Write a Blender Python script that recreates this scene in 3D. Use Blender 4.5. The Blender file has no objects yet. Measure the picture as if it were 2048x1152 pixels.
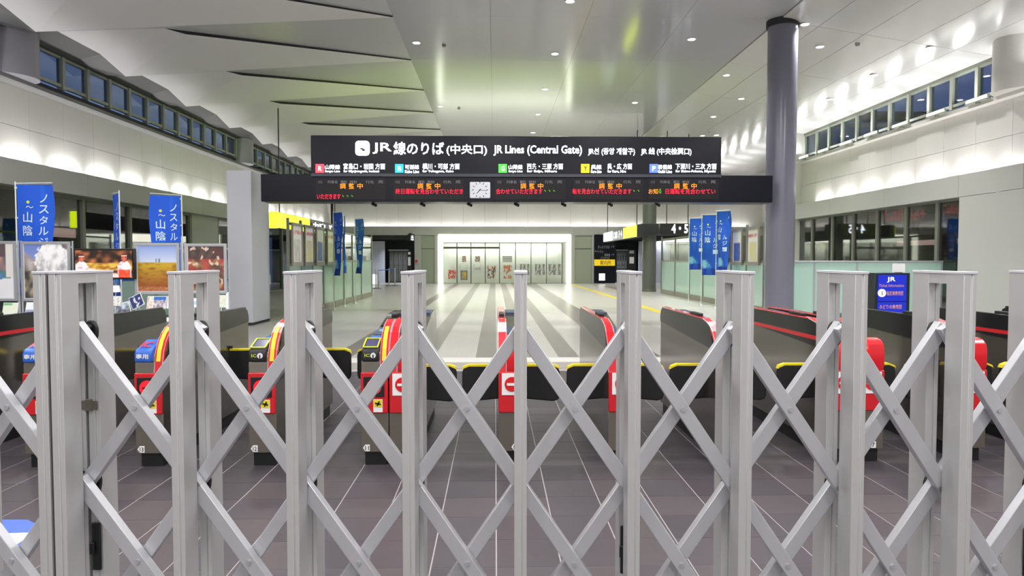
import bpy, math, random
from mathutils import Vector, noise
random.seed(7)
C = bpy.context.scene.collection
SC = bpy.context.scene

# ------------------------------------------------------------------ camera, world, exposure
F = 1400.0; YAW = math.radians(1.391); PITCH = math.radians(2.29); EYE = Vector((0, 0, 1.45))
cam_d = bpy.data.cameras.new('camera'); cam = bpy.data.objects.new('camera', cam_d); C.objects.link(cam)
cam.location = EYE; cam.rotation_euler = (math.radians(90) - PITCH, 0, -YAW)
cam_d.sensor_width = 36; cam_d.lens = 36 * F / 2048; cam_d.clip_start = 0.05; cam_d.clip_end = 300
SC.camera = cam
SC.view_settings.view_transform = 'Standard'; SC.view_settings.look = 'None'
SC.view_settings.gamma = 1.0; SC.view_settings.use_curve_mapping = False
SC.view_settings.exposure = 0.0

W = bpy.data.worlds.new('dusk_sky'); SC.world = W; W.use_nodes = True
nt = W.node_tree; nt.nodes.clear()
wo = nt.nodes.new('ShaderNodeOutputWorld'); wb = nt.nodes.new('ShaderNodeBackground')
wt = nt.nodes.new('ShaderNodeTexCoord'); wn = nt.nodes.new('ShaderNodeTexNoise'); wr = nt.nodes.new('ShaderNodeValToRGB')
wn.inputs['Scale'].default_value = 3.0; wn.inputs['Detail'].default_value = 4
wr.color_ramp.elements[0].position = .4; wr.color_ramp.elements[0].color = (.012, .045, .20, 1)
wr.color_ramp.elements[1].position = .62; wr.color_ramp.elements[1].color = (.075, .115, .21, 1)
nt.links.new(wt.outputs['Generated'], wn.inputs['Vector']); nt.links.new(wn.outputs['Fac'], wr.inputs['Fac'])
nt.links.new(wr.outputs['Color'], wb.inputs['Color']); nt.links.new(wb.outputs['Background'], wo.inputs['Surface'])
wb.inputs['Strength'].default_value = 1.5

WARM = (1.0, .975, .955); WHITE = (1, .99, .985)
def area(name, loc, rot, sx, sy, watts, color=WHITE, spread=180, parent=None):
    l = bpy.data.lights.new(name, 'AREA'); l.shape = 'RECTANGLE'; l.size = sx; l.size_y = sy; l.energy = watts
    l.color = color; l.spread = math.radians(spread)
    o = bpy.data.objects.new(name, l); C.objects.link(o); o.location = loc; o.rotation_euler = rot
    if parent: o.parent = parent
    return o
R90 = math.pi / 2
DOWN = 1.0
# cove lamps hidden behind the lip of the band, washing the upper walls
LEFT_X, RIGHT_X, BACK_Y = -9.76, 11.2, 43.0
y = 4.6
while y < 42:
    area('cove_lamp', (LEFT_X - .13, y, 3.36), (math.pi, math.radians(-24), 0), .10, 1.1, 17, WARM, spread=130)
    if y < 25.3: area('cove_lamp', (RIGHT_X + .10, y, 3.36), (math.pi, math.radians(24), 0), .10, 1.1, 11, (1, .95, .95), spread=130)
    y += 1.5
x = -9.0
while x < 16:
    area('cove_lamp', (x, BACK_Y + .12, 3.36), (math.radians(180 + 22), 0, 0), 1.45, .10, 13, WARM, spread=140)
    x += 1.6
# row of lamps on the right-hand window ledge, shining up at the ceiling
for i in range(24):
    area('ledge_light', (RIGHT_X - .02, 2.0 + i * 1.5, 5.42), (math.radians(190), math.radians(14), 0), .1, .6, 12, (1, .99, .98))
# ceiling grids over the camera side of the hall
for yy in (-4, -0.5, 3.0, 6.5, 10):
    for xx in (-7, -3.5, 0, 3.5, 7):
        area('hall_light', (xx, yy, 5.95 if abs(xx) < 5 else 5.6), (0, 0, 0), .5, .5, 106, (1, .98, .975))

# ------------------------------------------------------------------ helpers
def lin(c):
    return tuple(((v / 255) / 12.92 if v / 255 <= .04045 else ((v / 255 + .055) / 1.055) ** 2.4) for v in c)
_F = Vector((math.sin(YAW) * math.cos(PITCH), math.cos(YAW) * math.cos(PITCH), -math.sin(PITCH)))
_R = Vector((math.cos(YAW), -math.sin(YAW), 0)); _U = _R.cross(_F)
def ray(px, py): return _F + _R * ((px - 1024) / F) - _U * ((py - 576) / F)
def PY(px, py, Y): r = ray(px, py); return EYE + r * (Y / r.y)
def PX(px, py, X): r = ray(px, py); return EYE + r * (X / r.x)
def PZ(px, py, Z): r = ray(px, py); return EYE + r * ((Z - EYE.z) / r.z)

MATS = {}
def mat(name, rgb=(200, 200, 200), rough=.5, metal=0., emit=None, es=1., spec=.5, coat=0., noise_amt=0., noise_scale=20., bump=0., stretch=None, attr=None, alpha=1.):
    if name in MATS: return MATS[name]
    m = bpy.data.materials.new(name); m.use_nodes = True; n = m.node_tree; b = n.nodes['Principled BSDF']
    col = (*lin(rgb), 1)
    b.inputs['Base Color'].default_value = col; b.inputs['Roughness'].default_value = rough; b.inputs['Metallic'].default_value = metal
    b.inputs['Specular IOR Level'].default_value = spec; b.inputs['Coat Weight'].default_value = coat
    b.inputs['Coat Roughness'].default_value = .08
    if emit is not None:
        b.inputs['Emission Color'].default_value = (*lin(emit), 1); b.inputs['Emission Strength'].default_value = es
    if alpha < 1: b.inputs['Alpha'].default_value = alpha
    if noise_amt or bump:
        tc = n.nodes.new('ShaderNodeTexCoord'); mp = n.nodes.new('ShaderNodeMapping'); nz = n.nodes.new('ShaderNodeTexNoise')
        nz.inputs['Scale'].default_value = noise_scale; nz.inputs['Detail'].default_value = 5
        if stretch: mp.inputs['Scale'].default_value = stretch
        n.links.new(tc.outputs['Object'], mp.inputs['Vector']); n.links.new(mp.outputs['Vector'], nz.inputs['Vector'])
        if noise_amt:
            mx = n.nodes.new('ShaderNodeMix'); mx.data_type = 'RGBA'; mx.blend_type = 'MIX'
            lo = [c * (1 - noise_amt) for c in col[:3]]; hi = [min(1, c * (1 + noise_amt)) for c in col[:3]]
            mx.inputs['A'].default_value = (*lo, 1); mx.inputs['B'].default_value = (*hi, 1)
            n.links.new(nz.outputs['Fac'], mx.inputs['Factor']); n.links.new(mx.outputs['Result'], b.inputs['Base Color'])
        if bump:
            bp = n.nodes.new('ShaderNodeBump'); bp.inputs['Strength'].default_value = bump; bp.inputs['Distance'].default_value = .01
            n.links.new(nz.outputs['Fac'], bp.inputs['Height']); n.links.new(bp.outputs['Normal'], b.inputs['Normal'])
    if attr:
        at = n.nodes.new('ShaderNodeAttribute'); at.attribute_name = 'Col'
        if attr == 'emit':
            b.inputs['Base Color'].default_value = (.01, .01, .01, 1)
            n.links.new(at.outputs['Color'], b.inputs['Emission Color']); b.inputs['Emission Strength'].default_value = es
        else: n.links.new(at.outputs['Color'], b.inputs['Base Color'])
    MATS[name] = m; return m

def glass(name, tint, amount, rough=.03, frost=None):
    """thin architectural glass: part see-through, part gloss; frost = diffuse share for frosted panes"""
    if name in MATS: return MATS[name]
    m = bpy.data.materials.new(name); m.use_nodes = True; n = m.node_tree; n.nodes.clear()
    o = n.nodes.new('ShaderNodeOutputMaterial'); tr = n.nodes.new('ShaderNodeBsdfTransparent'); gl = n.nodes.new('ShaderNodeBsdfGlossy')
    tr.inputs['Color'].default_value = (*lin(tint), 1); gl.inputs['Roughness'].default_value = rough
    fr = n.nodes.new('ShaderNodeLayerWeight'); pw = n.nodes.new('ShaderNodeMath'); pw.operation = 'POWER'; pw.inputs[1].default_value = 4.0
    n.links.new(fr.outputs['Facing'], pw.inputs[0])
    ma = n.nodes.new('ShaderNodeMath'); ma.operation = 'MULTIPLY_ADD'; ma.inputs[1].default_value = .7; ma.inputs[2].default_value = amount
    n.links.new(pw.outputs[0], ma.inputs[0]); ma.use_clamp = True
    mx = n.nodes.new('ShaderNodeMixShader'); n.links.new(ma.outputs[0], mx.inputs['Fac'])
    base = tr.outputs[0]
    if frost is not None:
        df = n.nodes.new('ShaderNodeBsdfDiffuse'); df.inputs['Color'].default_value = (*lin(frost[0]), 1)
        tl = n.nodes.new('ShaderNodeBsdfTranslucent'); tl.inputs['Color'].default_value = (*lin(frost[0]), 1)
        ad = n.nodes.new('ShaderNodeMixShader'); ad.inputs['Fac'].default_value = .4
        n.links.new(df.outputs[0], ad.inputs[1]); n.links.new(tl.outputs[0], ad.inputs[2])
        m2 = n.nodes.new('ShaderNodeMixShader'); m2.inputs['Fac'].default_value = frost[1]
        n.links.new(base, m2.inputs[1]); n.links.new(ad.outputs[0], m2.inputs[2]); base = m2.outputs[0]
    n.links.new(base, mx.inputs[1]); n.links.new(gl.outputs[0], mx.inputs[2]); n.links.new(mx.outputs[0], o.inputs['Surface'])
    MATS[name] = m; return m

class MB:
    def __init__(s): s.v = []; s.f = []; s.m = []
    def add(s, vs, fs, mi=0):
        b = len(s.v); s.v += [tuple(p) for p in vs]; s.f += [tuple(b + i for i in f) for f in fs]; s.m += [mi] * len(fs); return s
    def box(s, x0, y0, z0, x1, y1, z1, mi=0):
        if x0 > x1: x0, x1 = x1, x0
        if y0 > y1: y0, y1 = y1, y0
        if z0 > z1: z0, z1 = z1, z0
        return s.add([(x0, y0, z0), (x1, y0, z0), (x1, y1, z0), (x0, y1, z0), (x0, y0, z1), (x1, y0, z1), (x1, y1, z1), (x0, y1, z1)],
              [(0, 3, 2, 1), (4, 5, 6, 7), (0, 1, 5, 4), (1, 2, 6, 5), (2, 3, 7, 6), (3, 0, 4, 7)], mi)
    def prism(s, pts, axis, a, b, mi=0):
        n = len(pts)
        def P(p, t): return (t, p[0], p[1]) if axis == 'x' else (p[0], t, p[1]) if axis == 'y' else (p[0], p[1], t)
        return s.add([P(p, a) for p in pts] + [P(p, b) for p in pts],
              [tuple(range(n - 1, -1, -1)), tuple(range(n, 2 * n))] + [(i, (i + 1) % n, n + (i + 1) % n, n + i) for i in range(n)], mi)
    def cyl(s, p0, p1, r0, r1=None, n=14, mi=0, cap=True):
        r1 = r0 if r1 is None else r1; p0 = Vector(p0); p1 = Vector(p1); d = (p1 - p0).normalized()
        u = d.orthogonal().normalized(); w = d.cross(u); vs = []
        for p, r in ((p0, r0), (p1, r1)):
            for i in range(n): a = 2 * math.pi * i / n; vs.append(p + (u * math.cos(a) + w * math.sin(a)) * r)
        fs = [(i, (i + 1) % n, n + (i + 1) % n, n + i) for i in range(n)]
        if cap: fs += [tuple(range(n - 1, -1, -1)), tuple(range(n, 2 * n))]
        return s.add(vs, fs, mi)
    def bar(s, p0, p1, nrm, w, t, mi=0):
        """rectangular bar from p0 to p1, width w across, thickness t along nrm (centred)"""
        p0 = Vector(p0); p1 = Vector(p1); nrm = Vector(nrm).normalized(); d = (p1 - p0).normalized(); c = d.cross(nrm).normalized()
        vs = [p + c * (w / 2 * a) + nrm * (t / 2 * b) for p in (p0, p1) for a, b in ((-1, -1), (1, -1), (1, 1), (-1, 1))]
        return s.add(vs, [(3, 2, 1, 0), (4, 5, 6, 7), (0, 1, 5, 4), (1, 2, 6, 5), (2, 3, 7, 6), (3, 0, 4, 7)], mi)
    def build(s, name, m, parent=None, bevel=0, seg=2, smooth=False, **kw):
        me = bpy.data.meshes.new(name); me.from_pydata(s.v, [], s.f)
        for x in (m if isinstance(m, (list, tuple)) else [m]): me.materials.append(x)
        for p, i in zip(me.polygons, s.m): p.material_index = i
        import bmesh
        bm = bmesh.new(); bm.from_mesh(me); bmesh.ops.recalc_face_normals(bm, faces=bm.faces); bm.to_mesh(me); bm.free()
        o = bpy.data.objects.new(name, me); C.objects.link(o)
        if parent: o.parent = parent
        if bevel:
            b = o.modifiers.new('bevel', 'BEVEL'); b.width = bevel; b.segments = seg; b.limit_method = 'ANGLE'; b.angle_limit = math.radians(40)
            b.harden_normals = False
        if smooth or bevel:
            me.polygons.foreach_set('use_smooth', [True] * len(me.polygons))
            try: me.set_sharp_from_angle(angle=math.radians(35))
            except Exception: pass
        for k, v in kw.items(): o[k] = v
        return o
def empty(name, loc=(0, 0, 0), rz=0, **kw):
    o = bpy.data.objects.new(name, None); C.objects.link(o); o.location = loc; o.rotation_euler = (0, 0, rz); o.empty_display_size = .1
    for k, v in kw.items(): o[k] = v
    return o
def thing(name, label, cat, loc=(0, 0, 0), rz=0, group=None):
    o = empty(name, loc, rz, label=label, category=cat)
    if group: o['group'] = group
    return o
def tag(o, label, cat, group=None):
    o['label'] = label; o['category'] = cat
    if group: o['group'] = group
    return o
def struct(name, loc=(0, 0, 0)): return empty(name, loc, 0, kind='structure')
KIDS = {}
def dup(root, loc, rz=None, label=None, group=None):
    r = root.copy(); C.objects.link(r); r.location = loc
    if rz is not None: r.rotation_euler = (0, 0, rz)
    if label: r['label'] = label
    if group: r['group'] = group
    def kids(src, dst):
        for ch in [c for c in ALL() if c.parent == src]:
            c = ch.copy(); C.objects.link(c); c.parent = dst; kids(ch, c)
    kids(root, r); return r
def ALL(): return list(bpy.data.objects)

def text(s, o, U, V, m, parent, bold=.0, name='lettering', keep=None, lift=0, shear=0):
    """flat lettering filling the box o + [0..1]*U + [0..1]*V (keep='h' keeps aspect from height, left aligned; 'c' centred)"""
    c = bpy.data.curves.new('t', 'FONT'); c.body = s; c.size = 1; c.offset = bold; c.resolution_u = 2; c.fill_mode = 'FRONT'; c.shear = shear
    to = bpy.data.objects.new('t', c); C.objects.link(to)
    dg = bpy.context.evaluated_depsgraph_get(); me = bpy.data.meshes.new_from_object(to.evaluated_get(dg))
    bpy.data.objects.remove(to); bpy.data.curves.remove(c)
    if not me.vertices: return None
    xs = [v.co.x for v in me.vertices]; ys = [v.co.y for v in me.vertices]
    x0, x1, y0, y1 = min(xs), max(xs), min(ys), max(ys); w = max(x1 - x0, 1e-4); h = max(y1 - y0, 1e-4)
    o = Vector(o); U = Vector(U); V = Vector(V)
    if keep:
        k = (V.length / h) * w / U.length
        if k <= 1:
            if keep == 'c': o = o + U * ((1 - k) / 2)
            U = U * k
    N = U.cross(V).normalized() * lift
    for v in me.vertices:
        p = o + U * ((v.co.x - x0) / w) + V * ((v.co.y - y0) / h) + N
        v.co = p
    me.name = name; me.materials.clear(); me.materials.append(m)
    ob = bpy.data.objects.new(name, me); C.objects.link(ob)
    if parent: ob.parent = parent
    return ob
def textY(s, px0, py0, px1, py1, Y, m, parent, bold=0, **k):
    """lettering on a wall facing -Y; box given by its corners as seen at depth Y; parent sits at the world origin"""
    a = PY(px0, py1, Y); b = PY(px1, py0, Y); off = Vector(parent.location) if parent else Vector()
    return text(s, Vector((a.x, Y, a.z)) - off, (b.x - a.x, 0, 0), (0, 0, b.z - a.z), m, parent, bold, **k)

def paint(name, o, U, V, nx, ny, fn, m, parent):
    """printed picture: a grid of small faces coloured by fn(u,v)"""
    o = Vector(o); U = Vector(U); V = Vector(V); vs = []; fs = []; cols = []
    for j in range(ny + 1):
        for i in range(nx + 1):
            u = i / nx; v = j / ny; vs.append(tuple(o + U * u + V * v)); cols.append((*lin(fn(u, v)), 1))
    for j in range(ny):
        for i in range(nx): a = j * (nx + 1) + i; fs.append((a, a + 1, a + nx + 2, a + nx + 1))
    me = bpy.data.meshes.new(name); me.from_pydata(vs, [], fs); me.materials.append(m)
    at = me.color_attributes.new('Col', 'FLOAT_COLOR', 'POINT')
    for i, c in enumerate(cols): at.data[i].color = c
    ob = bpy.data.objects.new(name, me); C.objects.link(ob); ob.parent = parent; return ob
def mixc(a, b, t): t = max(0, min(1, t)); return tuple(a[i] * (1 - t) + b[i] * t for i in range(3))
def nz(u, v, s, k=0): return noise.noise(Vector((u * s, v * s, k * 3.7)))
ORD = ['nearest', 'second', 'third', 'fourth', 'fifth', 'sixth', 'seventh', 'eighth', 'ninth', 'tenth', 'eleventh', 'twelfth', 'thirteenth']

# ------------------------------------------------------------------ materials
M_wall = mat('white_wall_panel', (214, 212, 208), .45, noise_amt=.02)
M_band = mat('grey_band_panel', (178, 179, 174), .4)
M_green = mat('grey_green_panel', (158, 166, 148), .35)
M_ceil = mat('glossy_ceiling_panel', (184, 184, 192), .14, spec=.7)
M_ceilR = mat('white_glossy_ceiling', (205, 205, 205), .2, spec=.6)
M_saw = mat('lit_folded_panel', (228, 226, 229), .55)  # lighter tone paints in the light on folds facing the camera
M_sawg = mat('shaded_folded_panel', (190, 190, 194), .3, spec=.6)  # darker copy: shading of the other folds put into the colour
M_ledge = mat('ledge_trim', (120, 120, 120), .6)
M_gapd = mat('dark_gap', (50, 50, 54), .8)
M_soff = mat('grey_soffit', (92, 92, 94), .5)
M_frame = mat('greenish_window_frame', (150, 155, 142), .4)
M_dkframe = mat('dark_window_frame', (120, 122, 112), .4, metal=.3)
M_pil = mat('lilac_grey_column', (150, 149, 158), .35)
M_col = mat('blue_grey_column', (122, 122, 138), .24, spec=.6)
M_colf = mat('olive_grey_column', (98, 102, 98), .3)
M_black = mat('black_plastic', (20, 20, 22), .45)
M_board = mat('black_sign_face', (14, 16, 30), .3, spec=.25)
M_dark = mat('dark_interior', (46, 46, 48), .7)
M_alu = mat('anodised_aluminium', (186, 186, 186), .42, metal=.3, noise_amt=.012, noise_scale=8, stretch=(1, 1, .1))
M_alu2 = mat('brushed_brace_aluminium', (196, 197, 201), .34, metal=.4)
M_slot = mat('shadowed_groove', (70, 66, 66), .6)
M_rub = mat('black_rubber', (14, 14, 15), .5)
M_steel = mat('dark_stainless', (134, 129, 122), .13, metal=.85, noise_amt=.05, noise_scale=3, stretch=(1, .2, 6))
M_steelf = mat('stainless_front', (128, 122, 112), .3, metal=.7)
M_trim = mat('black_gloss_trim', (26, 26, 27), .18)
M_red = mat('red_enamel', (212, 24, 36), .25, coat=.4)
M_redd = mat('red_panel', (196, 24, 34), .35, coat=.2)
M_yel = mat('yellow_edge', (226, 208, 40), .4)
M_lime = mat('lime_outline', (196, 214, 40), .4)
M_white = mat('white_sticker', (232, 232, 232), .4)
M_blue = mat('blue_cap', (40, 96, 190), .3)
M_navy = mat('navy_deck', (52, 66, 92), .3)
M_pad = mat('black_padded_flap', (12, 12, 14), .7)
M_led_red = mat('led_red', (60, 5, 10), .5, emit=(255, 30, 60), es=1.6)
M_led_or = mat('led_orange', (60, 30, 5), .5, emit=(255, 150, 20), es=1.6)
M_led_gr = mat('led_green', (30, 60, 5), .5, emit=(110, 190, 20), es=1.0)
M_disp_red = mat('red_lamp_disc', (60, 5, 10), .5, emit=(255, 20, 40), es=1.4)
M_lit = mat('backlit_white', (200, 200, 200), .5, emit=(235, 242, 255), es=5.5)
M_lit1 = mat('backlit_white_soft', (200, 200, 200), .5, emit=(240, 244, 250), es=1.6)
M_grey_ink = mat('grey_ink', (150, 150, 155), .5)
M_lamp = mat('lamp_lens', (240, 240, 240), .5, emit=(255, 253, 246), es=14)
M_tube = mat('tube_lens', (240, 240, 240), .5, emit=(255, 255, 250), es=9)
M_shopfr = mat('shop_light_box', (235, 238, 215), .5, emit=(250, 255, 236), es=3.6)
M_teal = glass('frosted_teal_glass', (190, 226, 214), .06, .12, frost=((216, 240, 233), .82))
M_clear = glass('clear_glass', (243, 245, 243), .06)
M_pane = glass('window_glass', (215, 222, 228), .08)
M_darkg = glass('dark_shop_glass', (205, 208, 208), .10)
M_yl = mat('yellow_light_sign', (200, 220, 20), .5, emit=(222, 246, 30), es=5)
M_print = mat('printed_poster', rough=.35, attr='base')
M_cloth = mat('flag_cloth', rough=.8, attr='base')
M_screen = mat('tv_picture', attr='emit', es=1.15, rough=.2)
M_silver = mat('silver_frame', (190, 192, 198), .3, metal=.5)
M_pole = mat('white_pole', (205, 210, 206), .4)

# ------------------------------------------------------------------ floor
floor = struct('floor')
def floor_mat():
    m = bpy.data.materials.new('striped_stone_floor'); m.use_nodes = True; n = m.node_tree; b = n.nodes['Principled BSDF']
    tc = n.nodes.new('ShaderNodeTexCoord'); sep = n.nodes.new('ShaderNodeSeparateXYZ'); n.links.new(tc.outputs['Object'], sep.inputs[0])
    def math_(op, a, bb=None, c=None):
        k = n.nodes.new('ShaderNodeMath'); k.operation = op
        for i, t in enumerate((a, bb, c)):
            if t is None: continue
            if isinstance(t, (int, float)): k.inputs[i].default_value = t
            else: n.links.new(t, k.inputs[i])
        return k.outputs[0]
    X, Yv = sep.outputs['X'], sep.outputs['Y']
    mask = None
    for a, c in ((-2.46, -2.15), (-1.22, -.91), (-.29, .02), (.33, .64), (.95, 1.26), (1.88, 2.5)):
        t = math_('MULTIPLY', math_('GREATER_THAN', X, a), math_('LESS_THAN', X, c)); mask = t if mask is None else math_('MAXIMUM', mask, t)
    mask = math_('MULTIPLY', mask, math_('GREATER_THAN', Yv, 10.35))
    gx = math_('LESS_THAN', math_('FRACT', math_('DIVIDE', math_('SUBTRACT', X, .02), .31)), .02)
    gy = math_('LESS_THAN', math_('FRACT', math_('DIVIDE', Yv, .62)), .008)
    g = math_('MULTIPLY', math_('MAXIMUM', gx, gy), .16)
    yel = math_('MULTIPLY', math_('GREATER_THAN', X, 4.48), math_('LESS_THAN', X, 4.74)); yel = math_('MULTIPLY', yel, math_('GREATER_THAN', Yv, 12))
    nzz = n.nodes.new('ShaderNodeTexNoise'); nzz.inputs['Scale'].default_value = 1.2; nzz.inputs['Detail'].default_value = 6; n.links.new(tc.outputs['Object'], nzz.inputs['Vector'])
    c1 = n.nodes.new('ShaderNodeMix'); c1.data_type = 'RGBA'; c1.inputs['A'].default_value = (*lin((160, 159, 153)), 1); c1.inputs['B'].default_value = (*lin((174, 172, 166)), 1); n.links.new(nzz.outputs['Fac'], c1.inputs['Factor'])
    c2 = n.nodes.new('ShaderNodeMix'); c2.data_type = 'RGBA'; c2.inputs['B'].default_value = (*lin((108, 102, 98)), 1); n.links.new(mask, c2.inputs['Factor']); n.links.new(c1.outputs['Result'], c2.inputs['A'])
    c3 = n.nodes.new('ShaderNodeMix'); c3.data_type = 'RGBA'; c3.inputs['B'].default_value = (*lin((210, 190, 60)), 1); n.links.new(yel, c3.inputs['Factor']); n.links.new(c2.outputs['Result'], c3.inputs['A'])
    c4 = n.nodes.new('ShaderNodeMix'); c4.data_type = 'RGBA'; c4.inputs['B'].default_value = (*lin((70, 66, 64)), 1); n.links.new(g, c4.inputs['Factor']); n.links.new(c3.outputs['Result'], c4.inputs['A'])
    n.links.new(c4.outputs['Result'], b.inputs['Base Color']); b.inputs['Roughness'].default_value = .28; b.inputs['Specular IOR Level'].default_value = .45
    return m
M_floor = floor_mat()
MB().add([(-15, 9.3, 0), (18, 9.3, 0), (18, 47, 0), (-15, 47, 0)], [(0, 1, 2, 3)]).build('paving', M_floor, floor)
M_grout = mat('pale_grout', (150, 143, 144), .7)
MB().add([(-15, -7, -.0015), (18, -7, -.0015), (18, 9.3, -.0015), (-15, 9.3, -.0015)], [(0, 1, 2, 3)]).build('grout_bed', M_grout, floor)
T_mats = [mat('dark_stone_tile_%s' % 'abc'[i], c, .4, noise_amt=.13, noise_scale=14, bump=.05) for i, c in enumerate(((68, 63, 68), (63, 58, 63), (73, 67, 70)))]
TW, TL = .31, .325
def tile_mesh(mt):
    t = MB(); a, b, h, e = .0028, .0014, .0, .001
    t.add([(a, b, -.006), (TW - a, b, -.006), (TW - a, TL - b, -.006), (a, TL - b, -.006), (a + e, b + e, 0), (TW - a - e, b + e, 0), (TW - a - e, TL - b - e, 0), (a + e, TL - b - e, 0)],
          [(4, 5, 6, 7), (0, 1, 5, 4), (1, 2, 6, 5), (2, 3, 7, 6), (3, 0, 4, 7)])
    return t
t_src = [tile_mesh(m).build('tile', m, floor) for m in T_mats]
cells = []
for j in range(3, 29):
    for i in range(-48, 57): cells.append((i, j))
def seen_w(i, j):
    yy = j * TL; return abs((i + .5) * TW) < .735 * yy + .2 and yy > 2.9
vis = [c for c in cells if seen_w(*c)]; vis.sort(key=lambda c: (c[1], abs(c[0])))
near_t = set(vis[:299]); used = 0
for c in vis[:299]:
    k = random.randrange(3)
    if used < 3: o = t_src[used]
    else: o = t_src[k].copy(); C.objects.link(o)
    used += 1; o.location = (.005 + c[0] * TW, c[1] * TL, 0); o.rotation_euler = (0, 0, 0)
rest = MB()
for c in cells + [(i, j) for i in range(-48, 57) for j in range(-20, 3)]:
    if c in near_t: continue
    x0, y0 = .005 + c[0] * TW, c[1] * TL
    if x0 < -14.9 or x0 > 17.6 or y0 + TL > 9.3: continue
    rest.add([(x0 + .0035, y0 + .0025, 0), (x0 + TW - .0035, y0 + .0025, 0), (x0 + TW - .0035, y0 + TL - .0025, 0), (x0 + .0035, y0 + TL - .0025, 0)], [(0, 1, 2, 3)])
rest.build('tile_field', T_mats[0], floor, kind='stuff')
MB().box(-9.7, 9.31, 0, 11.1, 9.86, .003).build('border_strip', mat('mid_grey_stone', (150, 143, 138), .35), floor)
MB().box(-9.7, 9.88, 0, 11.1, 10.34, .004).build('pale_strip', mat('pale_stone', (205, 203, 198), .3), floor)

# ------------------------------------------------------------------ walls
def panel_wall(parent, axis, pos, thick, a0, a1, da, z0, z1, nzr, m):
    """upper wall made of flat cladding panels with open joints"""
    n = max(1, round((a1 - a0) / da)); s = (a1 - a0) / n; h = (z1 - z0) / nzr; g = .004; src = None
    for i in range(n):
        for j in range(nzr):
            if src is None:
                b = MB()
                if axis == 'x': b.box(0, g, g, thick, s - g, h - g)
                else: b.box(g, 0, g, s - g, thick, h - g)
                src = o = b.build('panel', m, parent)
            else: o = src.copy(); C.objects.link(o)
            o.location = (pos, a0 + i * s, z0 + j * h) if axis == 'x' else (a0 + i * s, pos, z0 + j * h)

wl = struct('wall_left'); wr_ = struct('wall_right'); wbk = struct('wall_back'); wf = struct('wall_front')
ZB0, ZB1 = 2.97, 3.50
# left: upper wall behind the cove, band, ledge
panel_wall(wl, 'x', LEFT_X - .26, .03, 7, 43, 1.2, 3.40, 5.06, 2, M_wall)
MB().box(LEFT_X - .30, -6, 3.3, LEFT_X - .265, 43.3, 5.1).build('backing', M_gapd, wl)
MB().box(LEFT_X - .26, -6, 3.4, LEFT_X - .23, 7, 5.06).build('near_cladding', M_wall, wl)
for i, y0 in enumerate([k * 3.3 - 6 for k in range(15)]):
    MB().prism([(LEFT_X, ZB0), (LEFT_X, ZB1), (LEFT_X - .03, ZB1), (LEFT_X - .03, 3.3), (LEFT_X - .3, 3.3), (LEFT_X - .3, ZB0)], 'y', y0 + .004, min(43.0, y0 + 3.3) - .004).build('band_panel', M_band, wl)
MB().prism([(LEFT_X - .3, 5.06), (LEFT_X - .02, 5.06), (LEFT_X + .03, 5.09), (LEFT_X + .03, 5.17), (LEFT_X - .3, 5.17)], 'y', -6, 43).build('ledge', M_ledge, wl)
# right
panel_wall(wr_, 'x', RIGHT_X + .23, .03, 7, 26, 1.2, 3.40, 5.02, 2, M_wall)
MB().box(RIGHT_X + .265, -6, 3.3, RIGHT_X + .3, 26, 5.1).build('backing', M_gapd, wr_)
MB().box(RIGHT_X + .23, -6, 3.4, RIGHT_X + .26, 7, 5.02).build('near_cladding', M_wall, wr_)
for k in range(10):
    y0 = -6 + k * 3.25
    MB().prism([(RIGHT_X, ZB0), (RIGHT_X, ZB1), (RIGHT_X + .03, ZB1), (RIGHT_X + .03, 3.3), (RIGHT_X + .3, 3.3), (RIGHT_X + .3, ZB0)], 'y', y0 + .004, min(26, y0 + 3.25) - .004).build('band_panel', M_band, wr_)
MB().box(RIGHT_X, -6, 5.02, RIGHT_X + .5, 26, 5.10).build('ledge', M_wall, wr_)
MB().box(RIGHT_X, 26, 0, 16.8, 26.3, 6.4).build('return_wall', M_wall, wr_)
# solid right wall below the band on the camera side
for y0, y1 in ((15.4, 16.7), (14.2, 15.4), (11, 14.2), (7.8, 11), (4.6, 7.8), (1.4, 4.6), (-1.8, 1.4), (-6, -1.8)):
    MB().box(RIGHT_X + (-.06 if y1 <= 15.4 else .0), y0 + .005, 0, RIGHT_X + .3, y1 - .005, ZB0 - .01).build('panel', M_band, wr_)
MB().box(RIGHT_X - .05, 14.6, ZB0, RIGHT_X + .1, 15.3, ZB1).build('band_end', M_band, wr_)
# recessed far bay on the right
MB().box(16.6, 26.3, 0, 16.8, 43.3, 7.2).build('far_cladding', M_wall, wr_)
# behind the camera
MB().box(-14.5, -6.3, 0, 17.2, -6, 7.2).build('plaster', M_wall, wf)
# back wall
panel_wall(wbk, 'y', BACK_Y + .23, .03, -9.9, 16.6, 1.3, 3.40, 7.2, 2, M_wall)
MB().box(-14.5, BACK_Y + .26, 3.3, 17.2, BACK_Y + .3, 7.6).build('backing', M_gapd, wbk)
for k in range(9):
    x0 = -9.9 + k * 2.95
    MB().prism([(BACK_Y, ZB0), (BACK_Y, ZB1), (BACK_Y + .03, ZB1), (BACK_Y + .03, 3.3), (BACK_Y + .3, 3.3), (BACK_Y + .3, ZB0)], 'x', x0 + .004, x0 + 2.946).build('band_panel', M_band, wbk)
def bx(px): return PY(px, 520, BACK_Y).x
def bz(py): return PY(990, py, BACK_Y).z
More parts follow.
